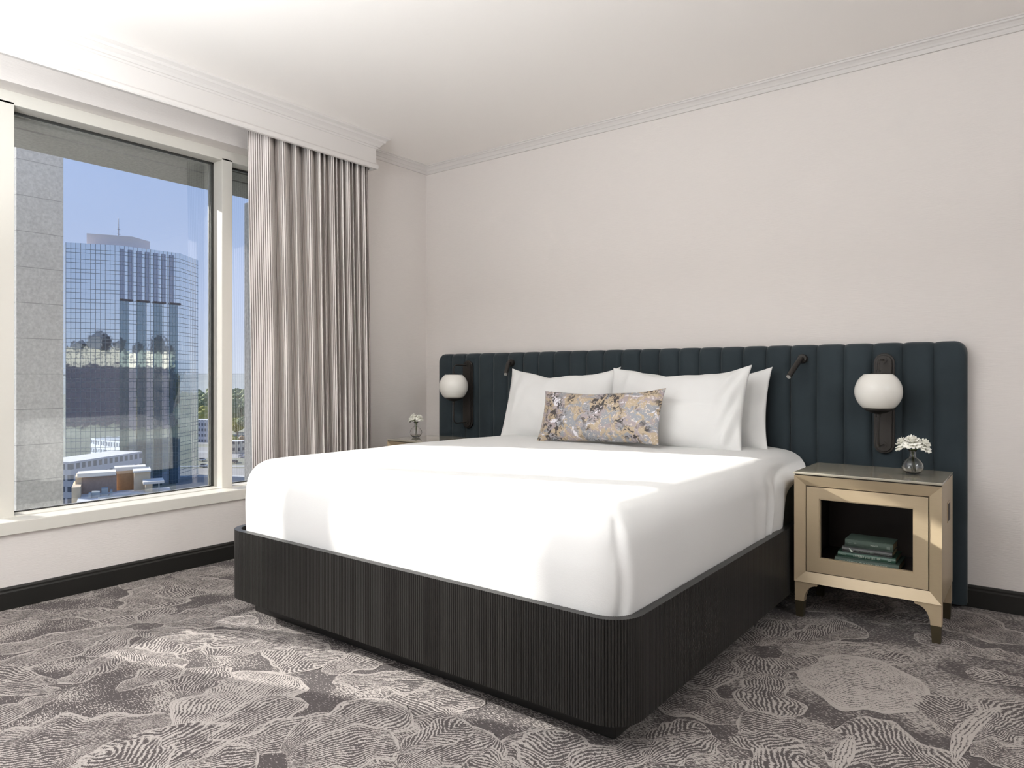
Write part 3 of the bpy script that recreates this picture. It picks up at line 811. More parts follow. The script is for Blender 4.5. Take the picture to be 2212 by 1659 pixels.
# ================================================================== WALL SCONCES
def sconce():
    r = thing('wall_sconce', (2.965, -.084, .66), 'black capsule wall sconce with a white globe above the open nightstand', 'wall lamp', 'globe wall sconces')
    x, zc = 2.965, .876; hw, hh = .0425, .227
    cap = lambda w, h: [(x + w * math.cos(a), zc + (h - w) + w * math.sin(a)) for a in [PI * i / 16 for i in range(17)]] + [(x + w * math.cos(a), zc - (h - w) + w * math.sin(a)) for a in [PI + PI * i / 16 for i in range(17)]]
    MB().prism(cap(hw, hh), -.098, -.083).build('back_plate', M['bronze'], r, bevel=.003)
    MB().prism(cap(hw - .009, hh - .009), -.108, -.097).build('front_plate', M['bronze'], r, bevel=.003)
    gy, gz, R = -.235, .932, .0945
    def bend(z0, z1):   # from plate out, round a corner, to the globe
        s = 1 if z1 > z0 else -1
        P = [(x, -.100, z0), (x, gy + .03, z0)]
        for i in range(1, 6):
            a = PI / 2 * i / 6; P.append((x, gy + .03 - .03 * math.sin(a), z0 + s * .03 * (1 - math.cos(a))))
        P += [(x, gy, z0 + s * .03), (x, gy, z1)]
        return P
    mb = MB(); mb.tube(bend(1.072, gz + .080), .0042, 10); mb.lathe([(.0, -.112), (.014, -.112), (.014, -.105), (0, -.105)], (x, 0, 1.072), 16, axis='y')
    mb.lathe([(.0, .074), (.03, .074), (.03, .080), (.009, .083), (.009, .094), (0, .094)], (x, gy, gz), 20)
    mb.build('upper_arm', M['bronze'], r, smooth=True, sharp=.7)
    mb = MB(); mb.tube(bend(.690, gz - .090), .0042, 10); mb.lathe([(.0, -.112), (.014, -.112), (.014, -.105), (0, -.105)], (x, 0, .690), 16, axis='y')
    mb.lathe([(0, -.112), (.009, -.112), (.0095, -.098), (.03, -.093), (.056, -.080), (.059, -.072), (0, -.072)], (x, gy, gz), 24)
    mb.build('lower_arm', M['bronze'], r, smooth=True, sharp=.7)
    prof = [(R * math.cos(a), R * math.sin(a)) for a in [math.radians(-50 + 104 * i / 24) for i in range(25)]]
    MB().lathe([(0, prof[0][1])] + prof + [(0, prof[-1][1])], (x, gy, gz), 40).build('globe', M['opal'], r, smooth=True, sharp=.9)
    c = copy_tree(r); c.location.x = .475
    c['label'] = 'black capsule wall sconce with a white globe, at the window end of the headboard'
sconce()

def reading_light(x, dx, dz, label):
    z = 1.083
    r = thing('reading_light', (x, -.084, z), label, 'reading light', 'headboard reading lights')
    MB().lathe([(0, -.104), (.020, -.104), (.023, -.100), (.023, -.080), (0, -.080)], (x, 0, z), 24, axis='y').build('mount', M['bronze'], r, smooth=True, sharp=.7)
    MB().tube([(x, -.100, z), (x, -.120, z), (x + dx * .1, -.130, z - .004)], .009, 12).build('joint', M['bronze'], r, smooth=True, sharp=.8)
    a = Vector((x, -.118, z + .004)); b = Vector((x + dx, -.215, z + dz)); d = (b - a).normalized()
    MB().tube([a, a + d * .01, a + d * .05, b], [.009, .0125, .0130, .0128], 16).build('light_head', M['bronze'], r, smooth=True, sharp=.8)
    MB().tube([b, b + d * .003], [.0105, .0105], 16).build('lens', M['alu'], r)
reading_light(2.612, -.030, -.086, 'slim black reading light on the headboard, beside the globe over the open nightstand')
reading_light(.838, .052, -.072, 'slim black reading light half hidden behind the window-side pillow')

# ================================================================== NIGHTSTANDS
def nightstand():
    x0, x1, yf, yb, zb, zt = 2.712, 3.238, -.600, -.215, .148, .600
    r = thing('nightstand', ((x0 + x1) / 2, (yf + yb) / 2, 0), 'champagne nightstand with an open cubby of green books at the right of the bed', 'nightstand', 'champagne nightstands')
    ch = M['champagne']
    # carcass: sides, top, bottom, back
    mb = MB()
    mb.box(x0, x0 + .03, yf + .018, yb, zb, zt - .006); mb.box(x1 - .03, x1, yf + .018, yb, zb, zt - .006)
    mb.box(x0 + .03, x1 - .03, yf + .018, yb, zt - .04, zt - .006); mb.box(x0 + .03, x1 - .03, yf + .018, yb, zb, zb + .03); mb.box(x0 + .03, x1 - .03, yb - .015, yb, zb + .03, zt - .04)
    mb.build('carcass', ch, r, bevel=.0015)
    # mitred picture frame front: outer edge proud, face sloping inwards
    w = .042; y_o, y_i = yf, yf + .016
    o_ = [(x0, zb), (x1, zb), (x1, zt - .012), (x0, zt - .012)]; i_ = [(x0 + w, zb + w), (x1 - w, zb + w), (x1 - w, zt - .012 - w), (x0 + w, zt - .012 - w)]
    V = [(a, y_o, b) for a, b in o_] + [(a, y_i, b) for a, b in i_] + [(a, yf + .03, b) for a, b in o_] + [(a, yf + .03, b) for a, b in i_]
    f = []
    for k in range(4):
        n = (k + 1) % 4
        f += [(k, n, 4 + n, 4 + k), (k, 8 + k, 8 + n, n), (4 + k, 4 + n, 12 + n, 12 + k), (8 + k, 12 + k, 12 + n, 8 + n)]
    MB().add(V, f).build('front_frame', ch, r)
    # inset panel with the square opening and its dark reveal
    g = .0035
    ix0, ix1, iz0, iz1 = x0 + w + g, x1 - w - g, zb + w + g, zt - .012 - w - g
    a0, a1, b0, b1 = 2.806, 3.146, .249, .497
    mb = MB(); yp = yf + .012
    for (p, q, s, t) in ((ix0, a0, iz0, iz1), (a1, ix1, iz0, iz1), (a0, a1, iz0, b0), (a0, a1, b1, iz1)): mb.box(p, q, yp, yp + .022, s, t)
    pn = mb.build('inset_panel', ch, r, weld=True)
    mb = MB(); e = .004
    for (p, q, s, t) in ((a0, a0 + e, b0, b1), (a1 - e, a1, b0, b1), (a0, a1, b0, b0 + e), (a0, a1, b1 - e, b1)): mb.box(p, q, yp + .003, yp + .020, s, t)
    mb.build('opening_edge', ch, r)
    mb = MB(); cb = M['cubby']; D = -.235
    mb.box(a0 - .045, a0 - .040, yp + .022, D, b0 - .02, b1 + .02); mb.box(a1 + .040, a1 + .045, yp + .022, D, b0 - .02, b1 + .02)
    mb.box(a0 - .045, a1 + .045, yp + .022, D, b0 - .025, b0 - .018); mb.box(a0 - .045, a1 + .045, yp + .022, D, b1 + .018, b1 + .025); mb.box(a0 - .045, a1 + .045, D - .003, D, b0 - .02, b1 + .02)
    mb.build('cubby_lining', cb, r)
    MB().box(x0 + .002, x1 - .002, yf + .004, yb - .002, zt - .012, zt - .007).build('shadow_gap', M['gap'], r)
    MB().box(x0 - .002, x1 + .002, yf - .004, yb + .002, zt - .007, zt + .002).build('glass_top', M['nstop'], r, bevel=.0015)
    # legs: bracket shape with a hollow inner corner, brass shoe
    for (sx, y0) in ((0, yf + .004), (1, yf + .004), (0, yb - .046), (1, yb - .046)):
        xa = x0 + .001 if sx == 0 else x1 - .001; s = 1 if sx == 0 else -1
        lw, tw = .037, .092
        prof = [(0, zb + .001), (0, .067), (lw, .067), (lw + .001, .085)]
        prof += [(lw + .004 + (.046) * (1 - math.cos(a)), .085 + .052 * math.sin(a)) for a in [PI / 2 * i / 8 for i in range(1, 9)]]
        prof += [(tw, zb + .001)]
        y1 = y0 + .042
        lg = MB().prism([(xa + s * a, b) for a, b in prof], y0, y1).build('leg', ch, r, bevel=.001)
        yy0, yy1 = y0, y1
        v = [(xa + s * .0015, yy0 + .001, .067), (xa + s * (lw - .001), yy0 + .001, .067), (xa + s * (lw - .001), yy1 - .001, .067), (xa + s * .0015, yy1 - .001, .067),
             (xa + s * .004, yy0 + .005, 0), (xa + s * (lw - .005), yy0 + .005, 0), (xa + s * (lw - .005), yy1 - .005, 0), (xa + s * .004, yy1 - .005, 0)]
        MB().add(v, [(0, 1, 2, 3), (7, 6, 5, 4), (0, 4, 5, 1), (1, 5, 6, 2), (2, 6, 7, 3), (3, 7, 4, 0)]).build('brass_shoe', M['sabot'], lg)
    # power outlet on the outer side
    ol = MB().box(x1 - .001, x1 + .003, -.425, -.355, .425, .505).build('outlet_plate', M['champagne'], r, bevel=.001)
    mb = MB(); mb.box(x1 + .002, x1 + .0045, -.419, -.361, .432, .498); mb.build('socket', M['gap'], ol)
    return r
ns = nightstand()
nl = copy_tree(ns); nl.location.x = .24 + .263 + .002
nl['label'] = 'champagne nightstand mostly hidden beyond the bed, under the window-side globe'
for c in list(nl.children_recursive):
    if c.name.startswith(('outlet', 'socket')): bpy.data.objects.remove(c)

# ================================================================== BOOKS
def book_mats():
    return [pmat('green_cloth_cover', (.050, .080, .064), .6, var=.15, vscale=40), pmat('teal_green_jacket', (.030, .078, .055), .4),
            pmat('charcoal_jacket', (.040, .043, .042), .4), pmat('faded_green_cloth', (.050, .076, .060), .7, var=.15, vscale=40)]
pages = pmat('book_pages', (.45, .38, .24), .9, var=.12, vscale=300, stretch=(1, 1, 8))
ink = pmat('pale_spine_ink', (.50, .56, .50), .5)
ink_dim = pmat('grey_spine_ink', (.24, .29, .26), .5)
def text(s, size, loc, parent, mat, width=None):
    cu = bpy.data.curves.new('spine_lettering', 'FONT'); cu.body = s; cu.size = size; cu.align_x = 'LEFT'; cu.extrude = .0001
    o = bpy.data.objects.new('spine_lettering', cu); COL.objects.link(o); cu.materials.append(mat)
    o.parent = parent; o.location = Vector(loc) - parent_origin(parent); o.rotation_euler = (PI / 2, 0, 0)
    bpy.context.view_layer.update()
    d = o.dimensions.x
    me = bpy.data.meshes.new_from_object(o.evaluated_get(bpy.context.evaluated_depsgraph_get()))
    me.name = 'spine_lettering'
    if width and d > 0: me.transform(Matrix.Diagonal((width / d, 1, 1, 1)))
    p_, l_, q_ = o.parent, o.location.copy(), o.rotation_euler.copy()
    bpy.data.objects.remove(o); bpy.data.curves.remove(cu)
    o = bpy.data.objects.new('spine_lettering', me); COL.objects.link(o); o.parent, o.location, o.rotation_euler = p_, l_, q_
    o['_ox'], o['_oy'], o['_oz'] = loc
    return o
def book(x0, x1, yf, dep, z0, z1, mat, label, rz=0):
    r = thing('book', ((x0 + x1) / 2, yf + dep / 2, z0), label, 'book', 'green books in the nightstand cubby')
    t = .0022
    mb = MB(); mb.box(x0, x1, yf + .001, yf + dep, z0 + .0003, z0 + t); mb.box(x0, x1, yf + .001, yf + dep, z1 - t, z1 - .0003)
    mb.prism([(yf + .004, z0 + .0003)] + [(yf + .004 - .006 * math.sin(PI * i / 8), z0 + .0003 + (z1 - z0 - .0006) * i / 8) for i in range(9)] + [(yf + .004, z1 - .0003)], x0, x1, axis='x')
    mb.build('cover', mat, r, bevel=.0006)
    MB().box(x0 + .003, x1 - .003, yf + .004, yf + dep - .004, z0 + t, z1 - t).build('page_block', pages, r)
    r.rotation_euler.z = rz
    return r
bm_ = book_mats()
def books():
    Z = .2325
    Y0 = -.548
    b = book(2.857, 3.090, Y0, .165, Z, Z + .029, bm_[0], 'green book at the bottom of the stack, lettered BOB GREENE: THE BEST LIFE DIET')
    text('BOB GREENE: THE BEST LIFE DIET', .0145, (2.876, Y0 - .0030, Z + .0095), b, ink, .172)
    text('III', .012, (3.066, Y0 - .0030, Z + .010), b, ink_dim, .010)
    z = Z + .0292
    b = book(2.868, 3.078, Y0 + .006, .150, z, z + .023, bm_[1], 'brighter green book, second from the bottom of the stack')
    text('Morris', .008, (2.880, Y0 + .003, z + .009), b, ink_dim, .018)
    text('a STREET y un LETTER', .012, (2.926, Y0 + .003, z + .008), b, ink, .098)
    text('Co', .008, (3.050, Y0 + .003, z + .009), b, ink, .012)
    z += .0232
    b = book(2.884, 3.066, Y0 + .004, .125, z, z + .0215, bm_[2], 'charcoal book with a white bird on its spine, second from the top')
    text('------', .007, (2.892, Y0 + .001, z + .008), b, ink_dim, .02)
    text('THE  MOCKING  BIRD', .0075, (2.938, Y0 + .001, z + .0075), b, ink_dim, .062)
    text('-------x', .007, (3.022, Y0 + .001, z + .007), b, ink_dim, .034)
    # bird mark
    bx, bz, by = 2.920, z + .011, Y0 - .0004
    P = [(-.009, .0075), (-.003, .002), (.004, -.002), (.009, -.001), (.004, -.006), (-.002, -.0085), (-.003, -.004), (-.0065, .001)]
    MB().prism([(bx + a, bz + c) for a, c in P], by - .0003, by + .0006).build('bird_mark', ink, b)
    z += .0217
    b = book(2.894, 3.068, Y0 + .010, .120, z, z + .031, bm_[3], 'thick faded green cloth book on top of the stack')
    text('~ e', .010, (2.906, Y0 + .007, z + .015), b, ink_dim, .03)
    text('_______', .006, (2.905, Y0 + .007, z + .010), b, ink_dim, .06)
    text('Heinrich', .009, (2.988, Y0 + .007, z + .0135), b, ink, .026)
    text('III', .016, (3.045, Y0 + .007, z + .009), b, ink_dim, .011)
books()

# ================================================================== VASES AND FLOWERS
def vase(x, y, z, s, label):
    r = thing('bud_vase', (x, y, z), label, 'vase', 'round glass bud vases')
    outer = [(0, 0), (.016, 0), (.022, .003), (.034, .015), (.0395, .031), (.037, .046), (.027, .060), (.014, .069), (.0115, .075), (.0115, .092), (.0165, .099)]
    inner = [(.0152, .0985), (.0100, .091), (.0100, .076), (.0125, .0705), (.0255, .0590), (.0352, .0455), (.0376, .031), (.0322, .0165), (.021, .0065), (0, .005)]
    MB().lathe([(a * s, b * s) for a, b in outer + inner], (x, y, z), 32).build('glass_body', M['vase'], r, smooth=True)
    wl_ = [(0, .0056), (.0205, .0070), (.0315, .0168), (.0366, .031), (.0344, .0445), (0, .0445)]
    return r
def bloom(mb, c, R, tilt, seed):
    """ruffled flower: rings of cupped petals"""
    rnd = random.Random(seed)
    rings = ((.95, 11, .10), (.80, 10, .35), (.60, 8, .62), (.38, 6, .85), (.20, 4, 1.0))
    for rr, n, up in rings:
        for k in range(n):
            a = 2 * PI * k / n + rnd.random() * .5
            V = []; nu, nv = 4, 4
            for j in range(nv + 1):
                t = j / nv
                rad = R * (.08 + (rr - .08) * t)
                h = R * (up * .80 * (math.sin(t * PI / 2) ** .8)) - (R * .10 * t ** 4 if up < .5 else 0) + rnd.uniform(-1, 1) * R * .02
                for i in range(nu + 1):
                    q = -1 + 2 * i / nu
                    w = (2 * PI / n) * .78 * (math.sin(PI * (t * .62 + .15)))
                    aa = a + q * w
                    edge = R * .06 * math.sin(q * 5 + k) * t
                    V.append((rad * (1 - .06 * q * q) * math.cos(aa), rad * (1 - .06 * q * q) * math.sin(aa), h + edge - R * .10 * q * q * t))
            m = Matrix.Rotation(tilt[0], 3, 'X') @ Matrix.Rotation(tilt[1], 3, 'Y')
            V = [Vector(c) + m @ Vector(p) for p in V]
            mb.add(V, [(j * (nu + 1) + i, j * (nu + 1) + i + 1, (j + 1) * (nu + 1) + i + 1, (j + 1) * (nu + 1) + i) for j in range(nv) for i in range(nu)])
def flowers(x, y, z, s, label, spec):
    top = z + .098 * s
    for k, (dx, dy, dz, R, tx, ty) in enumerate(spec):
        c = (x + dx, y + dy, top + dz)
        r = thing('flower', (x + dx, y + dy, z + .012), label[k], 'flower', label[-1])
        mb = MB(); bloom(mb, c, R, (tx, ty), 11 + k * 3 + int(x * 10))
        o = mb.build('blossom', M['petal'], r, smooth=True)
        o.modifiers.new('t', 'SOLIDIFY').thickness = .0009
        q = (k - 1) * .004
        MB().tube([(x + q * 1.5 + .004, y + .004 * (k % 2), z + .012), (x + q * .6, y + .002, z + .075 * s), (x + q, y, top), (c[0], c[1], c[2] - .002)], .0019, 8).build('stem', M['stem'], r, smooth=True)
        mb = MB()
        for a in range(5):
            an = a * 2 * PI / 5
            mb.add([(c[0], c[1], c[2] - .004), (c[0] + .014 * math.cos(an - .35), c[1] + .014 * math.sin(an - .35), c[2] - .003), (c[0] + .026 * math.cos(an), c[1] + .026 * math.sin(an), c[2] - .007), (c[0] + .014 * math.cos(an + .35), c[1] + .014 * math.sin(an + .35), c[2] - .003)], [(0, 1, 2, 3)])
        o = mb.build('sepals', M['stem'], r); o.modifiers.new('t', 'SOLIDIFY').thickness = .0006
vase(3.118, -.405, .6025, 1.0, 'small round glass bud vase on the nightstand with the books')
flowers(3.118, -.405, .6025, 1.0, ['white flower leaning left in the vase on the open nightstand', 'white flower in the middle of the vase on the open nightstand', 'white flower leaning right in the vase on the open nightstand', 'white flowers on the right nightstand'],
        [(-.029, -.002, .018, .043, .10, -.55), (.000, -.016, .027, .045, .30, 0), (.032, .002, .016, .043, .08, .55)])
vase(.315, -.42, .6025, 1.0, 'small round glass bud vase on the far nightstand by the window')
flowers(.315, -.42, .6025, 1.0, ['white flower on the left in the far vase by the window', 'white flower at the front of the far vase by the window', 'white flower on the right in the far vase by the window', 'white flowers on the far nightstand'],
        [(-.022, -.006, .016, .036, .1, -.5), (-.004, -.012, .026, .037, .25, -.1), (.022, .004, .024, .034, .0, .45)])

# ================================================================== THE CITY OUTSIDE
GZ = -41.0
def wall_quad(mb, p, q, z0, z1, off=0.0, u0=0.0, mi=0):
    p, q = Vector(p), Vector(q); L = (q - p).length
    t = (q - p).normalized(); nrm = Vector((t.y, -t.x, 0)) * off
    a, b = p + nrm, q + nrm
    mb.add([(a.x, a.y, z0), (b.x, b.y, z0), (b.x, b.y, z1), (a.x, a.y, z1)], [(0, 1, 2, 3)], [(u0, z0), (u0 + L, z0), (u0 + L, z1), (u0, z1)], mi)
    return L
def tower():
    P0, P1, P2, P3 = Vector((-275.7, 97.7, 0)), Vector((-266.9, 112.3, 0)), Vector((-265.3, 134.1, 0)), Vector((-275.5, 147.0, 0))
    ZT = 49.1
    r = thing('office_tower', (-285, 122, GZ), 'tall mirror glass office tower seen through the window', 'building')
    back0, back1 = Vector((-312, 108, 0)), Vector((-312, 140, 0))
    def block(name, p, q, mat, z0=GZ, z1=ZT, off=0.0, thick=.0):
        mb = MB(); wall_quad(mb, p, q, z0, z1, off)
        if off:
            t = (q - p).normalized(); nrm = Vector((t.y, -t.x, 0)) * off
            for e in (p, q): mb.add([(e.x, e.y, z0), (e.x + nrm.x, e.y + nrm.y, z0), (e.x + nrm.x, e.y + nrm.y, z1), (e.x, e.y, z1)], [(0, 1, 2, 3)], [(0, z0), (.5, z0), (.5, z1), (0, z1)])
            a, b = p + nrm, q + nrm
            for z in (z0, z1): mb.add([(p.x, p.y, z), (q.x, q.y, z), (b.x, b.y, z), (a.x, a.y, z)], [(0, 1, 2, 3)], [(0, 0)] * 4)
        o = mb.build(name, mat, r); return o
    block('glass_facet', P0, P1, M['facade']); block('glass_front', P1, P2, M['facade']); block('glass_facet', P2, P3, M['facade'])
    block('glass_facet', back0, P0, M['facade']); block('glass_facet', P3, back1, M['facade'])
    MB().add([(p.x, p.y, ZT) for p in (P0, P1, P2, P3, back1, back0)], [tuple(range(6))]).build('roof', M['penthouse'], r)
    # vertical bays on the front: light and dark strips at the top, teal strips below, dark boxes at the base
    L = (P2 - P1).length; t = (P2 - P1).normalized()
    zs = 29.4
    cyc = L / 3.68
    for k in range(4):
        s = k * cyc
        for (a, b) in ((0.00, .28), (.50, .74)):
            if s + cyc * b <= L + .2: block('dark_bay', P1 + t * (s + cyc * a), P1 + t * min(L, s + cyc * b), M['facade_dark'], zs, ZT - 1.2, .5)
        block('bay_soffit', P1 + t * (s + .02), P1 + t * min(L, s + cyc * .74), M['slate_shade'], zs - .7, zs + .05, .9)
        block('teal_bay', P1 + t * (s + .02), P1 + t * min(L, s + cyc * .52), M['facade_teal'], GZ, zs, .45)
    # plant room and mast
    q = [Vector((-256.1 - 21, 98.2 + 7, 0)), Vector((-244.1 - 26, 109.3 + 9.0, 0)), Vector((-252.8 - 22, 118.5 + 8.5, 0)), Vector((-290, 128, 0)), Vector((-294, 112, 0))]
    mb = MB()
    for i in range(5): wall_quad(mb, q[i], q[(i + 1) % 5], ZT, ZT + 4.6)
    mb.add([(p.x, p.y, ZT + 4.6) for p in q], [tuple(range(5))], [(0, 0)] * 5)
    mb.build('plant_room', M['penthouse'], r)
    mp = far_pt(256, 500, 285)
    mb = MB(); mb.tube([(mp.x, mp.y, ZT + 4), (mp.x, mp.y, ZT + 16.5)], [.30, .10], 6); mb.tube([(mp.x + .8, mp.y + 2, ZT + 4), (mp.x + .8, mp.y + 2, ZT + 8)], .12, 6)
    mb.tube([(mp.x, mp.y - .7, ZT + 10), (mp.x, mp.y + .7, ZT + 10)], .12, 6); mb.tube([(mp.x, mp.y - .6, ZT + 12), (mp.x, mp.y + .6, ZT + 12)], .12, 6)
    mb.build('antenna_mast', M['mast'], r)
tower()

def bldg(name, label, c, half, ang, z1, mats, split=None, z0=GZ, extra=None):
    r = thing(name, (c[0], c[1], z0), label, 'building')
    ca, sa = math.cos(ang), math.sin(ang)
    P = [Vector((c[0] + ca * a - sa * b, c[1] + sa * a + ca * b, 0)) for a, b in ((-half[0], -half[1]), (half[0], -half[1]), (half[0], half[1]), (-half[0], half[1]))]
    def shell(nm, mat, za, zb):
        mb = MB()
        for i in range(4): wall_quad(mb, P[i], P[(i + 1) % 4], za, zb)
        mb.build(nm, mat, r)
    if split is None: shell('walls', mats[0], z0, z1)
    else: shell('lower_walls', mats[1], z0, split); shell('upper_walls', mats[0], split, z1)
    MB().add([(p.x, p.y, z1) for p in P], [(0, 1, 2, 3)]).build('roof', M['roofing'], r)
    for (ta, tb, th, tw) in (extra or ()):
        cx_ = c[0] + ca * ta - sa * tb; cy_ = c[1] + sa * ta + ca * tb
        mb = MB(); mb.box(cx_ - tw, cx_ + tw, cy_ - tw, cy_ + tw, z1 - .5, z1 + th)
        mb.add([(cx_ - tw * 1.15, cy_ - tw * 1.15, z1 + th), (cx_ + tw * 1.15, cy_ - tw * 1.15, z1 + th), (cx_ + tw * 1.15, cy_ + tw * 1.15, z1 + th), (cx_ - tw * 1.15, cy_ + tw * 1.15, z1 + th), (cx_, cy_, z1 + th + tw * .8)], [(0, 1, 4), (1, 2, 4), (2, 3, 4), (3, 0, 4), (3, 2, 1, 0)])
        mb.build('roof_turret', mats[0], r)
    return r, P
# neighbours behind the hotel: they show only in the tower's mirror glass
bldg('neighbour_block', 'cream block with shade painted on its base, mirrored in the left facet of the tower', (25, -150), (14, 32), -.7, 24, (M['punched'], M['slate_shade']), 10, extra=((-10, -26, 7, 5), (-10, -8, 4, 4), (-10, 6, 9, 6), (-10, 22, 5, 4)))
bldg('neighbour_block', 'cream block with shade painted on its base, mirrored in the front of the tower', (60, 216), (14, 22), .25, 20, (M['punched'], M['slate_shade']), 8, extra=((-10, -17, 8, 4), (-10, -4, 5, 4), (-10, 10, 10, 5), (-10, 19, 4, 3)))
bldg('neighbour_block', 'dark slaty block mirrored at the right of the tower front', (40, 262), (12, 14), .25, 14, (M['slate_shade'],))

def low_building():
    """sand coloured building below, roofs seen from above"""
    F0 = far_pt(255, 812, 95) - CAM; f_ = Vector((F0.x, F0.y, 0)).normalized(); r_ = Vector((f_.y, -f_.x, 0))
    C0 = far_pt(255, 812, 95); C0.z = 0
    k = 95 / F_PX * 1.0
    r = thing('low_building', (C0.x, C0.y, GZ), 'sand coloured low building below with white parapets and roof units', 'building')
    kk = 1 / math.cos(math.atan2(abs(255 - PX), F_PX))  # metres per pixel at this bearing
    mpp = 95 / F_PX
    def zz(v): return 1 + (PY - v) * mpp
    def bx(name, mat, u0, u1, d0, d1, v0, v1, z0=None, par=None):
        a0, a1 = (u0 - 255) * mpp * .86, (u1 - 255) * mpp * .86
        zb = zz(v1) if z0 is None else z0
        V = []
        for z in (zb, zz(v0)):
            for (a, d) in ((a0, d0), (a1, d0), (a1, d1), (a0, d1)):
                p = C0 + r_ * a + f_ * d; V.append((p.x, p.y, z))
        return MB().add(V, [(0, 3, 2, 1), (4, 5, 6, 7), (0, 1, 5, 4), (1, 2, 6, 5), (2, 3, 7, 6), (3, 0, 4, 7)]).build(name, mat, par or r)
    bx('roof_deck', M['roofing'], 172, 372, -22, 1, 1062, 0, GZ)
    bx('corner_pier', M['sandstone'], 159, 177, -3, 3, 1040, 0, GZ)
    bx('side_wall', M['sandstone'], 164, 179, 0, 4, 1024, 0, GZ)
    bx('brick_wall', M['brick'], 177, 252, 0, 2.2, 1026, 0, GZ)
    bx('parapet_coping', M['coping'], 168, 250, -.3, 2.6, 1018, 1026)
    bx('orange_wall', M['brick_orange'], 250, 292, 2.5, 4, 1022, 0, GZ)
    bx('parapet_coping', M['coping'], 247, 318, 2.3, 4.4, 1014, 1022)
    bx('stair_tower', M['sandstone'], 290, 327, -.5, 3, 1022, 0, GZ)
    bx('parapet_coping', M['coping'], 288, 328, -.8, 3.3, 1018, 1022)
    cn = bx('canopy_roof', M['coping'], 309, 356, -3.4, 0, 1038, 1043)
    bx('canopy_wall', M['sandstone'], 314, 330, -2.8, -.4, 1043, 1066); bx('canopy_post', M['unit'], 343, 346, -2.8, -2.5, 1043, 1066)
    for (u0, u1, v0, v1, d) in ((200, 217, 1051, 1068, -4), (220, 234, 1047, 1063, -3), (194, 199, 1052, 1070, -4.5), (238, 243, 1052, 1064, -3)):
        bx('air_handler', M['unit'], u0, u1, d, d + 1.4, v0, v1)
    mb = MB()
    for (u0, u1, d) in ((215, 300, -6), (200, 310, -9)):
        a = C0 + r_ * ((u0 - 255) * mpp * .86) + f_ * d; b = C0 + r_ * ((u1 - 255) * mpp * .86) + f_ * (d + 1.5)
        mb.tube([(a.x, a.y, zz(1062) + .25), (b.x, b.y, zz(1062) + .25)], .13, 6)
    mb.build('roof_duct', M['unit'], r)
low_building()

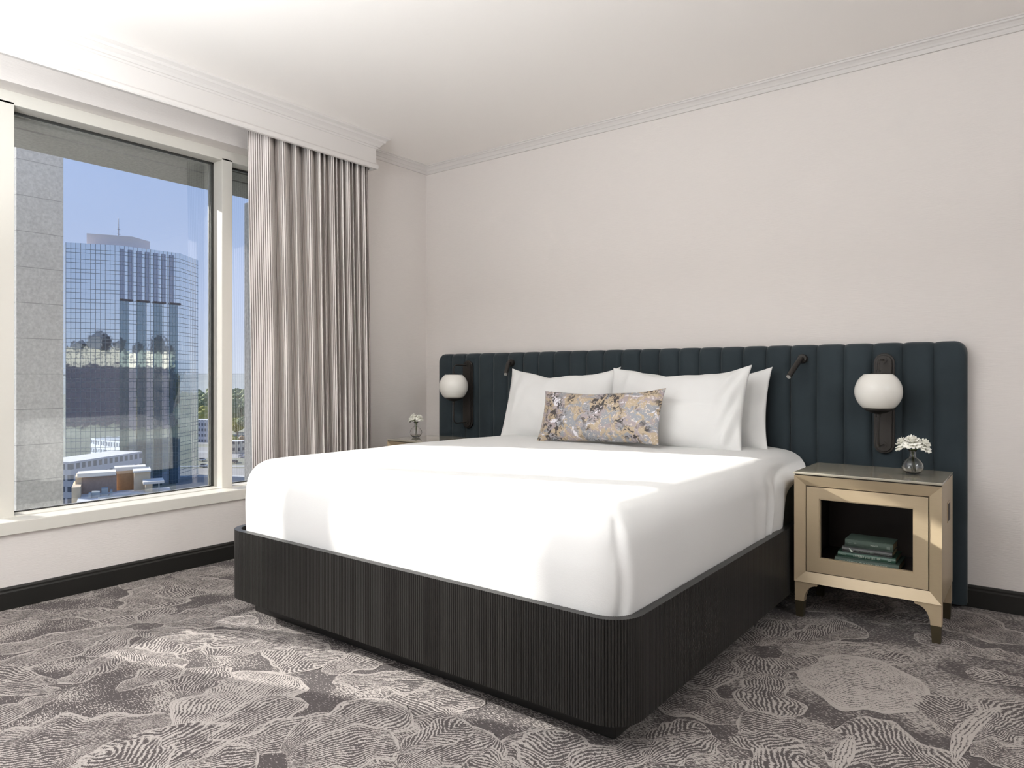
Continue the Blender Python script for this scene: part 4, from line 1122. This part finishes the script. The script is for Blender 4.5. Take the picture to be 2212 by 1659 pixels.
def city():
    o = MB().add([(-6000, -3500, GZ), (600, -3500, GZ), (600, 6000, GZ), (-6000, 6000, GZ)], [(0, 1, 2, 3)]).build('ground', M['city'], origin=(-500, 200, GZ))
    struct(o)
    # far ridge
    for nm, D, h, seed in (('hill_ridge', 3600, 62, 3), ('hill_ridge', 2200, 36, 8)):
        V, f = [], []; n = 60
        for i in range(n + 1):
            a = math.radians(95 + 80 * i / n); 
            hh = h * (.75 + .35 * noise.noise(Vector((i * .21, seed, 0))) + .1 * noise.noise(Vector((i * .9, seed, 2))))
            for (dd, z) in ((-350, GZ - 2), (0, GZ + hh), (350, GZ - 2)): V.append(((D + dd) * math.cos(a), (D + dd) * math.sin(a), z))
        for i in range(n):
            for j in range(2): f.append((i * 3 + j, (i + 1) * 3 + j, (i + 1) * 3 + j + 1, i * 3 + j + 1))
        o = MB().add(V, f).build(nm, M['hill'], smooth=True); struct(o)
    # pale office block at the right edge of the tower
    c = far_pt(444, 950, 445)
    bldg('office_block', 'small white office block among trees right of the tower', (c.x, c.y), (6, 5), .45, 1 + (PY - 906) / F_PX * 445, (M['punched_white'],))
    c = far_pt(200, 1005, 225)
    bldg('parking_deck', 'pale low parking deck in front of the tower', (c.x, c.y), (6, 15), .45, 1 + (PY - 985) / F_PX * 225, (M['punched_white'],))
    c = far_pt(509, 956, 380)
    bldg('shop_building', 'small cream shop building by the road, seen in the narrow pane', (c.x, c.y), (4, 4), .45, 1 + (PY - 952) / F_PX * 380, (M['punched'],))
    # roads and lots: strips across the view
    def strip(nm, v0, v1, u0, u1, mat, zoff):
        P = [floor_pt(u, v, GZ) for u, v in ((u0, v1), (u1, v1), (u1, v0), (u0, v0))]
        o = MB().add([(p.x, p.y, GZ + zoff) for p in P], [(0, 1, 2, 3)]).build(nm, mat); struct(o)
    strip('road', 952, 960, 380, 620, M['asphalt'], .05); strip('road', 966, 990, 400, 620, M['asphalt'], .06)
    strip('road', 1012, 1060, 380, 640, M['asphalt'], .07)
    strip('kerb', 957, 958.2, 380, 620, M['verge'], .12); strip('kerb', 976, 977.5, 400, 620, M['verge'], .12); strip('kerb', 1006, 1009, 400, 620, M['verge'], .12); strip('kerb', 1028, 1031, 400, 620, M['verge'], .12)
    strip('street', 960, 1010, 130, 380, M['asphalt'], .04)
    # cars
    def car(u, v, mat, label):
        c = floor_pt(u, v, GZ)
        r = thing('car', (c.x, c.y, GZ + .1), label, 'car', 'cars on the street below')
        a = .6; ca, sa = math.cos(a), math.sin(a)
        def bxr(nm, mt, l0, l1, w, z0, z1, ins=0):
            V = []
            for z, q in ((z0, 0), (z1, ins)):
                for (p, s) in ((l0 + q, -w + q * .3), (l1 - q, -w + q * .3), (l1 - q, w - q * .3), (l0 + q, w - q * .3)):
                    V.append((c.x + ca * s - sa * p, c.y + sa * s + ca * p, GZ + .1 + z))
            MB().add(V, [(0, 3, 2, 1), (4, 5, 6, 7), (0, 1, 5, 4), (1, 2, 6, 5), (2, 3, 7, 6), (3, 0, 4, 7)]).build(nm, mt, r)
        bxr('body', mat, -2.2, 2.2, .9, .3, .95); bxr('cabin', M['cardark'], -1.5, 1.1, .85, .95, 1.45, .4)
        for (p, s) in ((-1.4, -.8), (1.4, -.8), (-1.4, .8), (1.4, .8)):
            q = (c.x + ca * s - sa * p, c.y + sa * s + ca * p, GZ + .42)
            MB().lathe([(0, -.1), (.32, -.1), (.32, .1), (0, .1)], q, 10, axis='y').build('wheel', M['cardark'], r)
    car(437, 996, M['car'], 'white car on the street right of the tower, upper one')
    car(440, 1009, M['car'], 'white car on the street right of the tower, lower one')
    car(521, 988, M['car'], 'white car seen through the narrow pane')
    car(506, 1000, M['cardark'], 'dark car seen through the narrow pane')
    # trees
    def tree(u, v, D, hgt, mat, label, seed):
        c = far_pt(u, v, D); base = Vector((c.x, c.y, GZ)); top = c.z
        r = thing('tree', base, label, 'tree', 'trees beyond the street')
        H = top - GZ
        MB().tube([base, base + Vector((0, 0, H * .5))], [hgt * .05, hgt * .03], 6).build('trunk', M['bark'], r)
        bm = bmesh.new(); rnd = random.Random(seed)
        for q in range(9):
            o_ = Vector((rnd.uniform(-1, 1), rnd.uniform(-1, 1), rnd.uniform(-.6, .7))) * hgt * .34
            mtx = Matrix.Translation(base + Vector((0, 0, H * .62)) + o_ - base) @ Matrix.Scale(hgt * rnd.uniform(.22, .34), 4)
            bmesh.ops.create_icosphere(bm, subdivisions=3, radius=1, matrix=mtx)
        for v_ in bm.verts: v_.co += Vector((noise.noise(v_.co * .9), noise.noise(v_.co * .9 + Vector((9, 0, 0))), noise.noise(v_.co * .9 + Vector((0, 9, 0))))) * hgt * .10
        me = bpy.data.meshes.new('crown'); bm.to_mesh(me); bm.free(); me.materials.append(mat)
        o = bpy.data.objects.new('crown', me); COL.objects.link(o); o.parent = r
    spec = [(436, 884, 500, 16, 'leaf', 'dark green tree against the right edge of the tower'), (449, 880, 470, 18, 'leaf_yellow', 'yellow green tree above the white office block'),
            (434, 868, 640, 18, 'leaf', 'far green tree just right of the tower'), (452, 862, 700, 20, 'leaf', 'far green tree beside the mullion'),
            (508, 872, 520, 20, 'leaf', 'green tree at the left of the narrow pane'), (518, 866, 620, 18, 'leaf', 'tall green tree in the middle of the narrow pane'), (530, 884, 430, 9, 'leaf', 'green tree against the concrete fin'),
            (513, 892, 440, 10, 'leaf_yellow', 'yellow green tree low in the narrow pane'), (508, 932, 395, 4, 'leaf_yellow', 'small pale tree above the shop building'), (526, 934, 405, 4, 'leaf_rust', 'small rust coloured tree right of the shop building')]
    for i, (u, v, D, h, m, lb) in enumerate(spec): tree(u, v, D, h, M[m], lb, i)
    # woodland to the horizon, one mass
    rnd = random.Random(4); bm = bmesh.new()
    for i in range(700):
        D = rnd.uniform(800, 2100); u = rnd.uniform(60, 660)
        p = far_pt(u, 812, D); s = rnd.uniform(6, 11)
        bmesh.ops.create_icosphere(bm, subdivisions=1, radius=1, matrix=Matrix.Translation((p.x, p.y, GZ + s * .5)) @ Matrix.Diagonal((s, s, s * .8, 1)))
    me = bpy.data.meshes.new('woodland'); bm.to_mesh(me); bm.free(); me.materials.append(M['leaf'])
    o = bpy.data.objects.new('woodland', me); COL.objects.link(o)
    tag(o, 'woodland stretching to the hazy horizon', 'woodland', kind='stuff')
city()
clean_props()
